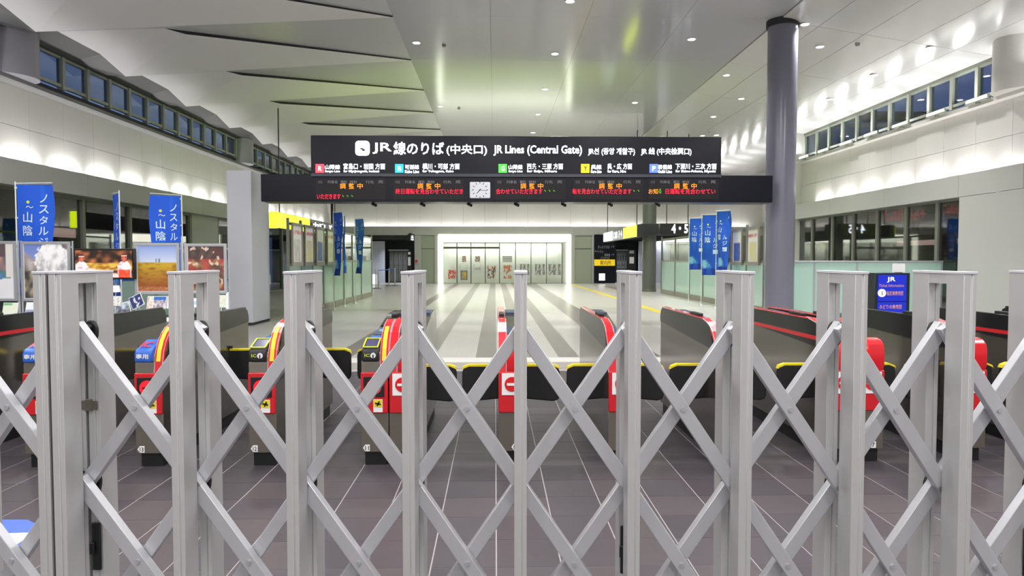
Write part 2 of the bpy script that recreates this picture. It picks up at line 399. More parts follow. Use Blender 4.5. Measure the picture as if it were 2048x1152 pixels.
# wall fields either side of the shop
for a, b, m in ((829, 843, M_band), (843, 869, M_green), (869, 876, M_band), (1142, 1150, M_band), (1150, 1183, M_green), (1183, 1188, M_band)):
    MB().box(bx(a) + .005, BACK_Y + (.06 if m is M_green else 0), 0, bx(b) - .005, BACK_Y + .3, ZB0 - .01).build('panel', m, wbk)
for a, b in ((843, 869), (1150, 1183)):
    MB().box(bx(a), BACK_Y + .05, bz(498), bx(b), BACK_Y + .065, bz(497)).build('joint', M_gapd, wbk)
# recesses with lockers left and right: dark returns behind the openings
MB().box(-14.5, BACK_Y + 3, 0, bx(829), BACK_Y + 3.2, 3.3).build('recess_back_panel', M_dark, wbk)
MB().box(bx(1188), BACK_Y + 3, 0, 17, BACK_Y + 3.2, 3.3).build('recess_back_panel', M_dark, wbk)
MB().box(-14.5, BACK_Y + .3, 2.9, bx(829), BACK_Y + 3, 2.97).build('recess_ceiling_panel', M_dark, wbk)
MB().box(bx(1188), BACK_Y + .3, 2.9, 17, BACK_Y + 3, 2.97).build('recess_ceiling_panel', M_dark, wbk)
M_lilac = mat('lilac_white_wall', (190, 194, 212), .4)
MB().box(bx(700), BACK_Y + 1.0, 0, bx(764), BACK_Y + 1.2, 2.62).build('panel', M_lilac, wbk)
MB().box(bx(1282), BACK_Y + .6, 0, bx(1345), BACK_Y + .8, 2.62).build('panel', M_lilac, wbk)
MB().box(bx(660), BACK_Y + .02, bz(480), bx(829), BACK_Y + .3, ZB0 - .005).build('header_panel', M_black, wbk)
MB().box(bx(1232), BACK_Y + .02, bz(480), bx(1420), BACK_Y + .3, ZB0 - .005).build('header_panel', M_black, wbk)
MB().box(bx(640), BACK_Y + .02, 0, bx(690), BACK_Y + .3, 2.97).build('panel', M_band, wbk)
MB().box(bx(1345), BACK_Y + .05, 0, 17.2, BACK_Y + .3, ZB0 - .01).build('panel', M_dark, wbk)
for px in (788, 805, 1238, 1322, 1250, 700):
    p = PY(px, 486, BACK_Y + .5)
    area('locker_spot', (p.x, BACK_Y + .5, 2.85), (0, 0, 0), .1, .1, 22, (.9, .93, 1), spread=100)

# ------------------------------------------------------------------ clerestory windows
def window_strip(idx, X, y0, y1, step, za, zb, side):
    w = struct('window_%d' % idx)
    n = round((y1 - y0) / step); s = (y1 - y0) / n
    psrc = None; msrc = None
    for i in range(n + 1):
        if msrc is None: msrc = o = MB().box(X - .05, -.055, za - .12, X + .09, .055, zb + .02).build('mullion', M_frame, w)
        else: o = msrc.copy(); C.objects.link(o)
        o.location = (0, y0 + i * s, 0)
        if i < n:
            if psrc is None:
                psrc = p = MB().box(X + .01, .055, za, X + .02, s - .055, zb).build('pane', M_pane, w)
                rsrc = r = MB().box(X - .03, .04, za - .07, X + .06, s - .04, za).box(X - .03, .04, zb - .03, X + .06, s - .04, zb + .02).build('pane_frame', M_frame, w)
            else: p = psrc.copy(); C.objects.link(p); r = rsrc.copy(); C.objects.link(r)
            p.location = r.location = (0, y0 + i * s, 0)
    return w
WLX = LEFT_X - .1
window_strip(1, WLX, 15.35, 26.9, .96, 5.42, 6.02, 1)
window_strip(2, WLX, 28.3, 41, .96, 5.42, 6.02, 1)
window_strip(3, WLX, 6.5, 14.1, .96, 5.42, 6.02, 1)
window_strip(4, RIGHT_X + .38, 15.75, 26.0, .95, 5.36, 6.06, -1)
window_strip(5, RIGHT_X + .38, 6.0, 14.4, .95, 5.36, 6.06, -1)
MB().box(WLX - .08, -6, 6.02, WLX + .02, 43, 6.5).build('window_head', M_dkframe, wl)
MB().box(WLX - .12, -6, 5.17, WLX + .0, 43, 5.30).build('window_sill', M_gapd, wl)
MB().box(RIGHT_X + .36, -6, 5.10, RIGHT_X + .5, 26, 5.24).build('window_sill', M_dkframe, wr_)
MB().box(RIGHT_X + .30, -6, 6.07, RIGHT_X + .5, 26, 6.4).build('window_head', M_dkframe, wr_)
for y0 in (14.72, 27.6, 41.2):
    MB().cyl((LEFT_X - .2, y0, 5.17), (LEFT_X - .2, y0, 6.6), .56, n=40).build('column', M_pil, wl, smooth=True)
MB().cyl((RIGHT_X + .25, 15.05, 5.10), (RIGHT_X + .25, 15.05, 6.5), .58, n=40).build('column', M_wall, wr_, smooth=True)

# ------------------------------------------------------------------ ceiling
ceil = struct('ceiling')
ZC = 6.95; XT = -2.3; XR = 6.5
def slopez(x): return ZC - .035 - .155 * (x - XR) if x > XR else ZC
PL = 3.45
def cpanel(x0, x1, y0, y1, m, name='panel'):
    g = .006 if x0 > 6 else .0025; z0, z1 = slopez(x0 + g), slopez(x1 - g)
    MB().prism([(x0 + g, z0), (x1 - g, z1), (x1 - g, z1 + .03), (x0 + g, z0 + .03)], 'y', y0 + g, y1 - g).build(name, m, ceil)
for j in range(-6, 8):
    y0 = 19.5 + j * PL
    xs = [XT, -.1, 2.1, 4.3, XR]
    for a, b in zip(xs, xs[1:]): cpanel(a, b, y0, y0 + PL, M_ceil)
    xs = [XR, 7.39, 8.46, 9.53, 10.6, 11.6]
    if y0 > 25:xs += [12.7, 13.3]
    for a, b in zip(xs, xs[1:]): cpanel(a, b, y0, y0 + PL, M_ceilR)
MB().box(-2.4, -6, ZC + .05, 9.0, 44, ZC + .1).box(9.0, 26.3, ZC + .05, 17.2, 44, ZC + .1).build('backing', M_gapd, ceil)
MB().prism([(XR, ZC + .0), (11.7, slopez(11.7) + .06), (11.7, slopez(11.7) + .1), (XR, ZC + .05)], 'y', -6, 26.3).build('backing', M_gapd, ceil)
# camera-side ceiling (over and behind the fence)
MB().box(-9.9, -6, 6.3, XT, -1.2, 6.4).box(XT, -6, ZC, XR, -1.2, ZC + .04).build('near_cladding', M_saw, ceil)
MB().prism([(XR, slopez(XR)), (11.7, slopez(11.7)), (11.7, slopez(11.7) + .05), (XR, slopez(XR) + .05)], 'y', -6, -1.2).build('near_cladding', M_ceilR, ceil)
# far right bay beyond the column line
MB().box(13.35, 26.3, 6.6, 16.8, 43.3, 6.66).build('far_panel', M_ceilR, ceil)
MB().box(13.28, 26.3, 5.9, 13.36, 43.3, 6.62).build('far_fascia', M_wall, ceil)
# folded saw-tooth panels
PITCHY = 3.42; XE = -9.2; ZV, ZU = 6.02, 6.26
def V_(k): return Vector((XE, 14.45 + (k - 1) * PITCHY, ZV))
def Uu(k): return Vector((XE, 15.1 + (k - 1) * PITCHY, ZU))
def K_(k): return Vector((XE, 16.75 + (k - 1) * PITCHY, 6.25))
def T_(k): return Vector((XT, 19.5 + (k - 1) * PITCHY, ZC))
def S_(k): return Vector((-7.1, 15.45 + (k - 1) * PITCHY, 6.43))
for k in range(-4, 9):
    T0 = T_(k - 1); T1 = T_(k); lo = T1 + Vector((0, 0, -.03)); sa_ = S_(k).lerp(T1, .07); slo = sa_ + Vector((0, -.02, -.075))
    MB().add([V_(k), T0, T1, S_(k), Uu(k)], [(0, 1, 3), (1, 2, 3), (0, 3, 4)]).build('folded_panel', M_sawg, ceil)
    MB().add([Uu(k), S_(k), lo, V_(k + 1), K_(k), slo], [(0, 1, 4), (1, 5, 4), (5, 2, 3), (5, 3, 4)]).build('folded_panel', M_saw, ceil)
    MB().add([S_(k), slo, lo, T1 + Vector((0, 0, .03)), sa_ + Vector((0, 0, .03))], [(0, 1, 4), (1, 2, 3, 4)]).build('shadow_gap', M_gapd, ceil)
    wt_ = [Vector((WLX + .02, p.y, 6.06)) for p in (V_(k), Uu(k), K_(k), V_(k + 1))]
    e = [V_(k), Uu(k), K_(k), V_(k + 1)]
    MB().add(wt_ + e, [(0, 1, 5, 4), (1, 2, 6, 5), (2, 3, 7, 6)]).build('soffit', M_soff, ceil)
    up = [p + Vector((0, 0, .035)) for p in e]
    MB().add(e + up, [(0, 1, 5, 4), (1, 2, 6, 5), (2, 3, 7, 6)]).build('panel_edge', M_wall, ceil)
MB().box(-10.3, -6, 7.02, -2.2, 44, 7.06).build('backing', M_gapd, ceil)

# downlights
def downlight(px, py, X, label, watts=92):
    r = ray(px, py); kx = r.z / r.x
    if X <= XR: Z = ZC; P = PZ(px, py, Z)
    else:
        A = ZC - .035 - EYE.z + .155 * XR; xx = A / (kx + .155); P = PX(px, py, xx); Z = P.z
    t = thing('downlight', label, 'ceiling light', (P.x, P.y, Z))
    MB().cyl((0, 0, -.012), (0, 0, .004), .115, .105, n=20).build('trim_ring', M_white, t, smooth=True)
    MB().cyl((0, 0, -.016), (0, 0, -.010), .085, n=20).build('lens', M_lamp, t)
    if watts: area('downlight_beam', (0, 0, -.03), (0, 0, 0), .16, .16, watts, WARM, spread=110, parent=t)
rows = [('the left row beside the folded panels', [(833, 85), (881, 212)], -2), ('the middle row above the passage', [(1140, 2), (1110, 107), (1090, 178), (1076, 228), (1066, 265)], 1.6),
        ('the row left of the blue-grey column', [(1383, 78), (1270, 205)], 4.9), ('the row just right of the blue-grey column line', [(1610, 48), (1453, 150)], 7),
        ('the far-right ceiling row near the window lamps', [(1640, 93), (1483, 197), (1427, 233)], 7.9)]
for nm, pts, X in rows:
    for i, (a, b) in enumerate(pts): downlight(a, b, X, 'recessed ceiling downlight, %s in %s' % (ORD[i], nm))
for i, (a, b) in enumerate([(1660, 198), (1748, 150), (1861, 95), (1405, 271), (1433, 270)]): downlight(a, b, 9, 'dim recessed downlight, %s of those under the bright right ceiling' % ORD[i], 30)
for xx in (-1.9, 1.6, 4.9):
    for yy in (30, 33.5, 37, 40.5):
        area('far_downlight', (xx * 1.2, yy, ZC - .05), (0, 0, 0), .2, .2, 70, WARM, spread=120)
for xx in (14.8,):
    for yy in (30, 34, 38, 41): area('far_downlight', (xx, yy, 6.5), (0, 0, 0), .2, .2, 30, WARM, spread=130)
for i, (a, b) in enumerate([(888, 90), (918, 216), (1715, 88), (1418, 263)]):
    P = PZ(a, b, ZC) if a < 1300 else PX(a, b, 8.6)
    t = thing('smoke_detector', 'small grey ceiling detector, %s' % ['between the left and middle lamp rows at the front', 'between the left and middle lamp rows further back', 'on the white sloping ceiling near the windows', 'just above the right end of the departure board'][i], 'detector', P)
    MB().cyl((0, 0, -.05), (0, 0, .02), .04, .06, n=14).build('housing', M_grey_ink, t, smooth=True)
# tube lamps on the right ledge
tub = None
for i in range(7):
    c = [(1954, 199), (1872, 226), (1801, 249), (1742, 268), (1692, 286), (1647, 301), (1608, 314)][i]
    P = PX(c[0], c[1], RIGHT_X - .075)
    lab = 'slim tube lamp on the right window ledge, %s' % ORD[i] + (' from the camera' if i else ' and largest')
    if tub is None:
        tub = thing('ledge_lamp', lab, 'lamp', P, 0, 'tube lamps along the right window ledge')
        MB().cyl((0, -.33, 0), (0, .33, 0), .042, n=14).build('tube', M_tube, tub, smooth=True)
        MB().box(-.05, -.36, -.06, .06, .36, -.035).box(-.02, -.38, -.05, .02, -.345, .04).box(-.02, .345, -.05, .02, .38, .04).build('housing', M_frame, tub)
        MB().box(-.02, -.03, -.10, .075, .03, -.06).build('bracket', M_frame, tub)
    else: dup(tub, P, label=lab)

# ------------------------------------------------------------------ columns and pillar
def column(px0, px1, Y, m, label):
    X = (PY(px0, 500, Y).x + PY(px1, 500, Y).x) / 2; r = abs(PY(px1, 500, Y).x - PY(px0, 500, Y).x) / 2
    t = thing('round_column', label, 'column', (X, Y, 0))
    MB().cyl((0, 0, 0), (0, 0, 6.86), r, n=56).build('shaft', m, t, smooth=True)
    MB().cyl((0, 0, 6.80), (0, 0, 6.98), r + .035, n=56).build('collar', M_gapd, t, smooth=True)
    MB().cyl((0, 0, 0), (0, 0, .12), r + .012, n=56).build('base_ring', M_dkframe, t, smooth=True)
    return X, r
column(1531, 1587, 16.2, M_col, 'tall round blue-grey column at the right end of the departure board')
column(1285, 1312, 32.0, M_colf, 'distant dark olive-grey round column beside the platform number sign')
p0 = PY(455, 500, 15.6); p1 = PY(504, 500, 15.6)
t = thing('square_pillar', 'pale square pillar holding the left end of the departure board', 'pillar', (0, 0, 0))
MB().box(p0.x, 15.6, .06, p1.x, 16.8, 3.42).build('cladding', mat('pale_pillar', (196, 198, 204), .4), t, bevel=.01)
MB().box(p0.x + .01, 15.62, 0, p1.x - .015, 16.79, .06).build('plinth', M_dark, t)

# ------------------------------------------------------------------ departure board
YB = 15.3
bd = thing('departure_board', 'long black overhead departure board with illuminated route names and red train messages', 'sign', (0, 0, 0))
def bbox(b, px0, py0, px1, py1, Y, y1):
    a = PY(px0, py1, Y); c = PY(px1, py0, Y); return b.box(a.x, Y, a.z, c.x, y1, c.z)
bbox(MB(), 622, 274, 1443, 350, YB, YB + .4).build('upper_cabinet', M_board, bd, bevel=.01)
bbox(MB(), 522, 351, 1546, 403, YB + .02, YB + .62).build('beam', M_board, bd, bevel=.01)
b = MB()
for x0, x1 in ((622, 1443),):
    bbox(b, x0, 349, x1, 352.5, YB - .03, YB + .05)
b.build('edge_trim', mat('slate_trim', (60, 62, 76), .3), bd)
YT = YB - .006
bk = MB()
a = PY(640, 348, YB); c = PY(1425, 277, YB)
RB = 18.9
MB().box(a.x, RB, 3.45, c.x, RB + .2, 4.25).build('added_glow_cabinet', M_board, bd)  # unseen lime box added behind the board to tint the ceiling
MB().box(a.x + .03, RB + .2, 3.48, c.x - .03, RB + .212, 4.22).build('added_glow_face', mat('added_lime_glow', (210, 230, 60), .5, emit=(186, 236, 10), es=9.5), bd)
for xx in (a.x + .5, c.x - .5): MB().box(xx - .03, YB + .38, 3.9, xx + .03, RB + .02, 3.98).build('glow_box_strut', M_black, bd)
# pictogram
a = PY(711, 311, YT); c = PY(739, 282, YT); w_, h_ = c.x - a.x, c.z - a.z; r_ = .07
pts = []
for cx, cz, s0 in ((a.x + r_, a.z + r_, 180), (c.x - r_, a.z + r_, 270), (c.x - r_, c.z - r_, 0), (a.x + r_, c.z - r_, 90)):
    for k in range(5): an = math.radians(s0 + k * 22.5); pts.append((cx + r_ * math.cos(an), cz + r_ * math.sin(an)))
MB().prism(pts, 'y', YT - .01, YT).build('pictogram', M_lit, bd)
b = MB(); bbox(b, 720, 296, 727, 299, YT - .012, YT - .008); bbox(b, 724, 298, 730, 302, YT - .013, YT - .009); b.build('pictogram_mark', M_board, bd)
textY('JR', 745, 285.5, 783, 307.5, YT, M_lit, bd, .014)
textY('線のりば', 787, 284, 888, 309.5, YT, M_lit, bd, .014)
textY('(中央口)', 893, 289, 974, 311, YT, M_lit, bd, .012)
textY('JR Lines (Central Gate)', 987, 291, 1164, 311.5, YT, M_lit, bd, .016)
textY('JR선 (중앙 개찰구)', 1176, 296, 1270, 311, YT, M_lit, bd, .012)
textY('JR 线 (中央检票口)', 1282, 296, 1383, 311, YT, M_lit, bd, .012)
routes = [(631, (230, 70, 84), 'R', '山陽線', 650, 680, '宮島口・岩国 方面', 687, 770, 'Sanyo Line', 'for Miyajimaguchi, Iwakuni'),
          (790, (20, 176, 204), 'B', '可部線', 810, 838, '横川・可部 方面', 845, 919, 'Kabe Line', 'for Yokogawa, Kabe'),
          (997, (70, 196, 60), 'G', '山陽線', 1017, 1045, '西条・三原 方面', 1054, 1126, 'Sanyo Line', 'for Saijo, Mihara'),
          (1162, (240, 208, 20), 'Y', '呉線', 1182, 1203, '呉・広 方面', 1215, 1264, 'Kure Line', 'for Kure, Hiro'),
          (1299, (90, 120, 235), 'P', '芸備線', 1316, 1344, '下深川・三次 方面', 1351, 1433, 'Geibi Line', 'for Shimo-Fukawa, Miyoshi')]
for x0, col, ch, ln, a0, a1, ds, b0, b1, e1, e2 in routes:
    m = mat('route_tile_' + ch.lower(), col, .4, emit=col, es=1.3)
    o = bbox(MB(), x0, 328, x0 + 17, 345.5, YT - .008, YT).build('route_tile', m, bd)
    textY(ch, x0 + 5.5, 332, x0 + 12.5, 342, YT - .01, M_lit1 if ch != 'Y' else M_board, bd, .02)
    textY(ln, a0, 329.5, a1, 338.5, YT, M_lit, bd, .006); textY(ds, b0, 327, b1, 338.5, YT, M_lit, bd, .006)
    textY(e1, a0, 340, a1, 346, YT, M_lit, bd, .01); textY(e2, b0, 340, b1 - (12 if ch != 'P' else 2), 346, YT, M_lit, bd, .01)
M_ledp = mat('led_panel_face', (32, 29, 33), .35, spec=.25)
led = [(632, 772), (787, 928), (990, 1131), (1147, 1286), (1297, 1438)]
msgs = [('いただきます', 634, 681), ('終日運転を見合わせていただき', 791, 926), ('合わせていただきます', 992, 1085), ('転を見合わせていただきます', 1145, 1263), ('日運転を見合わせてい', 1331, 1431)]
for i, ((x0, x1), (s, a0, a1)) in enumerate(zip(led, msgs)):
    pn = bbox(MB(), x0, 358, x1, 399, YB + .008, YB + .03).build('display', M_ledp, bd)
    for w0, w1, hs in ((.02, .08, 'のりば'), (.16, .31, '列車名'), (.36, .45, '種別'), (.50, .60, '時刻'), (.74, .86, '行先'), (.93, 1.0, '両')):
        textY(hs, x0 + 2 + w0 * 132, 361, x0 + 2 + w1 * 132, 367, YB + .004, M_grey_ink, pn, .0)
    for k, cch in enumerate('調整中'):
        cx = x0 + 48 + k * 17.3 + (3 if i > 1 else 0); textY(cch, cx, 366.5, cx + 11, 377.5, YB + .003, M_led_or, pn, .012)
    zz = (388, 398) if i == 0 else (377.5, 388)
    textY(s, a0, zz[0], a1, zz[1], YB + .002, M_led_red, pn, .008)
    if i in (0, 2, 3):
        for k in range(3 if i != 3 else 2): textY('、', a1 + 3 + k * 9, zz[0] + 2, a1 + 7 + k * 9, zz[0] + 6, YB + .002, M_led_gr, pn, .02)
    if i == 4:
        textY('お知', 1297, 377.5, 1316, 388, YB + .002, M_led_or, pn, .012); textY('る', 1317, 377.5, 1323, 387, YB + .002, M_led_gr, pn, .02)
# clock in the beam
ck = thing('clock', 'square white analogue clock set into the black departure board', 'clock', (0, 0, 0))
a = PY(939.5, 396.5, YB); c = PY(980.5, 364, YB)
MB().box(a.x, YB - .03, a.z, c.x, YB + .018, c.z).build('face', mat('clock_face', (205, 206, 214), .4, emit=(205, 206, 214), es=.35), ck, bevel=.028)
cx, cz = (a.x + c.x) / 2, (a.z + c.z) / 2; b = MB()
for k in range(12):
    an = k * math.pi / 6; rr = .155; d = Vector((math.sin(an), 0, math.cos(an)))
    b.bar(Vector((cx, YB - .033, cz)) + d * (rr - .02), Vector((cx, YB - .033, cz)) + d * (rr + .02), (0, 1, 0), .014, .004)
b.build('hour_mark', mat('dark_ink', (60, 60, 66), .5), ck)
M_ink = MATS['dark_ink']
for an, L, w_ in ((math.radians(95), .15, .008), (math.radians(222), .10, .014)):
    d = Vector((math.sin(an), 0, math.cos(an))); MB().bar(Vector((cx, YB - .037, cz)) - d * .03, Vector((cx, YB - .037, cz)) + d * L, (0, 1, 0), w_, .004).build('hand', M_ink, ck)
MB().cyl((cx, YB - .045, cz), (cx, YB - .03, cz), .012, n=12).build('hub', M_ink, ck)
cm = None
for i, px in enumerate((748, 845, 939, 1033, 1127, 1220, 1315)):
    P = PY(px, 403.5, YB + .3)
    lab = 'small black camera hanging under the departure board, %s from the pillar end' % (['first'] + ORD[1:])[i]
    if cm is None:
        cm = thing('beam_camera', lab, 'camera', P, 0, 'small cameras under the departure board')
        MB().cyl((0, 0, -.05), (0, 0, .02), .012, n=10).build('stalk', M_black, cm)
        MB().cyl((-.045, -.02, -.045), (.05, .03, -.085), .028, .032, n=14).build('housing', M_black, cm, smooth=True)
    else: dup(cm, P, label=lab)

# ------------------------------------------------------------------ side glazing and dim shops behind it
def glazing(root, X, ys, z0, z1, inward):
    """mullions at ys, one pane between each pair; inward = +1 when the shop lies at larger X"""
    for yv in ys: MB().box(X - .05, yv - .06, z0, X + .08, yv + .06, z1).build('mullion', M_dkframe, root)
    for a, b_ in zip(ys, ys[1:]): MB().box(X + .0, a + .06, z0, X + .012, b_ - .06, z1).build('pane', M_darkg, root)
    MB().box(X - .04, ys[0], z0, X + .07, ys[-1], z0 + .08).build('bottom_rail', M_dkframe, root)
    MB().box(X - .04, ys[0], z1 - .06, X + .07, ys[-1], z1).build('top_rail', M_dkframe, root)
gl = struct('window_6'); GX = LEFT_X - .35
glazing(gl, GX, [5.5, 8.0, 9.6, 11.4, 13.3, 15.2, 17.4, 19.6, 21.4, 23.4], 0, ZB0, -1)
MB().box(GX - .05, 23.46, 0, GX + .1, 25.6, ZB0).build('blank_panel', M_band, gl)
glazing(gl, GX, [25.7, 28.2, 30.8, 33.4, 36, 38.5, 42.9], 0, ZB0, -1)
MB().box(GX - .1, -6, 0, GX + .1, 5.4, ZB0).build('near_panel', M_band, wl)
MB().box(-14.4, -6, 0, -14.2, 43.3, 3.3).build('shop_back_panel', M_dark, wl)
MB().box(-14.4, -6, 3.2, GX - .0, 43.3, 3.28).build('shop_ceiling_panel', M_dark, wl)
gr = struct('window_7')
ys = [PX(px, 470, RIGHT_X + .2).y for px in (1930, 1876, 1813, 1756, 1708, 1666, 1626, 1594)]
ys = sorted(ys)
glazing(gr, RIGHT_X + .2, ys, 0, ZB0, 1)
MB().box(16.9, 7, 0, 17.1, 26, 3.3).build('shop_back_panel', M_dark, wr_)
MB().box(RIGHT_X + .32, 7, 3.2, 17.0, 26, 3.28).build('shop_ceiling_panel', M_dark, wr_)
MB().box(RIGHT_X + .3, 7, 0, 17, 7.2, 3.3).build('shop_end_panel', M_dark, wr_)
# added pink glowing strips stand in for reflections on the glass
M_pinkrefl = mat('pink_reflection_glow', (220, 190, 180), .5, emit=(236, 196, 186), es=.9)
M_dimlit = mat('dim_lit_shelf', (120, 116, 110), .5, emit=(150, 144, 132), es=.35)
M_shelf = mat('dim_shelving', (74, 70, 66), .6)
for i, (yy, L) in enumerate(((12.5, 1.6), (16.2, 1.5), (19.6, 1.4), (24, 1.5))):
    s = thing('shop_counter', 'dim shop counter with added pink reflection strip behind the left glass, %s' % ORD[i], 'counter', (-12.8, yy, 0), 0, 'counters behind the left glazing')
    MB().box(0, 0, 0, .5, L, 1.05).build('cabinet', M_shelf, s); MB().box(.38, 0, 2.1, .44, L, 2.36).build('reflection_strip', M_pinkrefl, s)
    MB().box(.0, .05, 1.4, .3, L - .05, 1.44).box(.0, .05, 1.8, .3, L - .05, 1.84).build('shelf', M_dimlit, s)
    MB().box(-.05, 0, 0, 0, L, 2.5).build('back_panel', M_shelf, s); MB().box(.38, L / 2 - .02, 2.36, .44, L / 2 + .02, 3.2).build('hanger', M_shelf, s)
for i, (xx, yy, L) in enumerate(((14.2, 19.0, 2.2), (14.4, 22.4, 2.4), (13.6, 16.6, 1.2))):
    s = thing('shop_counter', 'dim shop counter with added pink reflection strip behind the right glass, %s' % ORD[i], 'counter', (xx, yy, 0), 0, 'counters behind the right glazing')
    MB().box(0, 0, 0, .5, L, 1.05).build('cabinet', M_shelf, s); MB().box(.0, 0, 1.95, .06, L, 2.12).build('reflection_strip', M_pinkrefl, s)
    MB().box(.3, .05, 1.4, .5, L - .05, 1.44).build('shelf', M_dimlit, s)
    MB().box(.5, 0, 0, .55, L, 2.5).build('back_panel', M_shelf, s); MB().box(.0, L / 2 - .02, 2.12, .06, L / 2 + .02, 3.2).build('hanger', M_shelf, s)
M_redtxt = mat('red_lit_letters', (150, 60, 50), .5, emit=(190, 70, 60), es=.75)
sg = thing('shop_name_sign', 'red shop name lettering seen through the right glazing', 'sign', (0, 0, 0))
textY('Callme+', 1768, 414, 1852, 441, 20.5, M_redtxt, sg, .02)
textY('Callme', 1882, 409, 1929, 428, 18.2, M_redtxt, sg, .02)
a = PY(1766, 411, 20.54); c = PY(1930, 411, 20.54)
MB().box(a.x, 20.54, a.z + .03, c.x, 20.60, a.z + .06).build('rail', M_dkframe, sg)
MB().box(a.x + .3, 20.55, a.z + .05, a.x + .34, 20.59, 3.2).box(c.x - .3, 20.55, a.z + .05, c.x - .26, 20.59, 3.2).build('hanger', M_dkframe, sg)
MB().box(PY(1880, 405, 18.24).x, 18.24, PY(1880, 406, 18.24).z, PY(1930, 405, 18.24).x, 18.28, PY(1880, 404, 18.24).z).build('rail', M_dkframe, sg)

# ------------------------------------------------------------------ glass fences across the hall
def glass_fence(name, label, x0, x1, Y, n, top=1.43):
    t = thing(name, label, 'glass fence', (x0, Y, 0)); L = x1 - x0; s = L / n
    for i in range(n):
        MB().box(i * s + .02, -.006, .12, (i + 1) * s - .02, .006, top - .02).build('pane', M_teal, t)
    for i in range(n + 1): MB().box(i * s - .02, -.02, 0, i * s + .02, .02, top - .03).build('post', M_silver, t)
    MB().box(-.02, -.035, top - .04, L + .02, .035, top).build('handrail', M_silver, t, bevel=.008)
    MB().box(0, -.05, 0, L, .05, .12).build('kick_plate', M_dkframe, t)
    return t
lf = glass_fence('glass_fence', 'frosted teal glass fence behind the poster boards and television', LEFT_X - .2, -5.5, 17.1, 5)
rf = glass_fence('glass_fence', 'frosted teal glass fence behind the blue information kiosk on the right', 6.9, RIGHT_X, 17.3, 4)
MB().box(.3, -.02, .95, 3.9, -.008, 1.0).build('blue_tape', M_blue, lf)

# partitions running away from the gates
def partition(label, X, ys_, sgn, open_from):
    t = thing('glass_partition', label, 'partition', (X, 0, 0))
    H = 2.46
    for yv in ys_: MB().box(-.03, yv - .035, 0, .03, yv + .035, H if yv <= open_from + .01 or yv == ys_[-1] else 2.3).build('post', M_dkframe, t)
    for i, (a, b_) in enumerate(zip(ys_, ys_[1:])):
        MB().box(-.008, a + .035, .18, .008, b_ - .035, 1.38).build('frosted_pane', M_teal, t)
        MB().box(-.006, a + .035, 1.44, .006, b_ - .035, 2.3).build('clear_pane', M_clear, t)
        MB().box(-.025, a + .035, 1.38, .025, b_ - .035, 1.44).build('mid_rail', M_dkframe, t)
        MB().box(-.025, a + .035, 2.30, .025, b_ - .035, 2.36).build('top_rail', M_dkframe, t)
        MB().box(-.04, a + .035, 0, .04, b_ - .035, .18).build('kick_plate', mat('taupe_kick', (128, 124, 110), .4), t)
    return t
pl = partition('long glass partition with framed notices left of the walkway', -4.95, [16.9, 18.0, 19.1, 20.3, 21.6, 23.0, 24.4, 26.0, 28.2], 1, 20.3)
pr = partition('long glass partition with framed notices behind the right-hand blue flags', 7.25, [17.4, 18.7, 20.0, 21.3, 22.6, 24.2, 25.9, 28.0, 30.3], -1, 21.3)
M_taupe = mat('taupe_notice_frame', (150, 142, 128), .35, metal=.4)
def noticefn(seed, cols):
    def fn(u, v):
        if v > .78 and v < .9: return mixc((238, 238, 236), cols[1], .8 if abs(nz(u, v, 14, seed)) > .12 else .1)
        if v < .62 and .12 < u < .88: return mixc(cols[0], cols[2], .5 + nz(u, v, 7, seed))
        return (232, 231, 226)
    return fn
ncol = [((214, 212, 206), (206, 90, 90), (176, 176, 172)), ((206, 206, 200), (190, 80, 80), (216, 206, 110)), ((60, 100, 180), (230, 230, 240), (30, 60, 150)), ((220, 216, 200), (200, 80, 70), (190, 190, 170))]
k = 0
for X, sgn, lab, rng in ((-4.95, 1, 'left', ((17.0, 17.9), (18.1, 19.0), (19.25, 20.15), (20.5, 21.4))), (7.25, -1, 'right', ((17.6, 18.5), (18.9, 19.8), (20.2, 21.1), (21.5, 22.4)))):
    for i, (a, b_) in enumerate(rng):
        cols = ncol[i]; k += 1
        desc = {0: 'pale grey-white', 1: 'white and yellow', 2: 'blue picture', 3: 'cream'}[i]
        nb = thing('notice_frame', '%s notice in a taupe frame on the %s glass partition' % (desc, lab), 'notice board', (X + sgn * .05, 0, 0))
        fb = MB().box(0, a, 1.30, sgn * .04, b_, 1.40).box(0, a, 2.30, sgn * .04, b_, 2.36).box(0, a, 1.4, sgn * .04, a + .06, 2.3).box(0, b_ - .06, 1.4, sgn * .04, b_, 2.3)
        fb.build('frame', M_taupe, nb)
        MB().box(0, a + .05, 1.38, sgn * .015, b_ - .05, 2.32).build('backing_board', M_white, nb)
        if sgn > 0: paint('sheet', (sgn * .018, b_ - .07, 1.42), (0, -(b_ - a - .14), 0), (0, 0, .86), 18, 20, noticefn(k, cols), M_print, nb)
        else: paint('sheet', (sgn * .018, a + .07, 1.42), (0, (b_ - a - .14), 0), (0, 0, .86), 18, 20, noticefn(k, cols), M_print, nb)

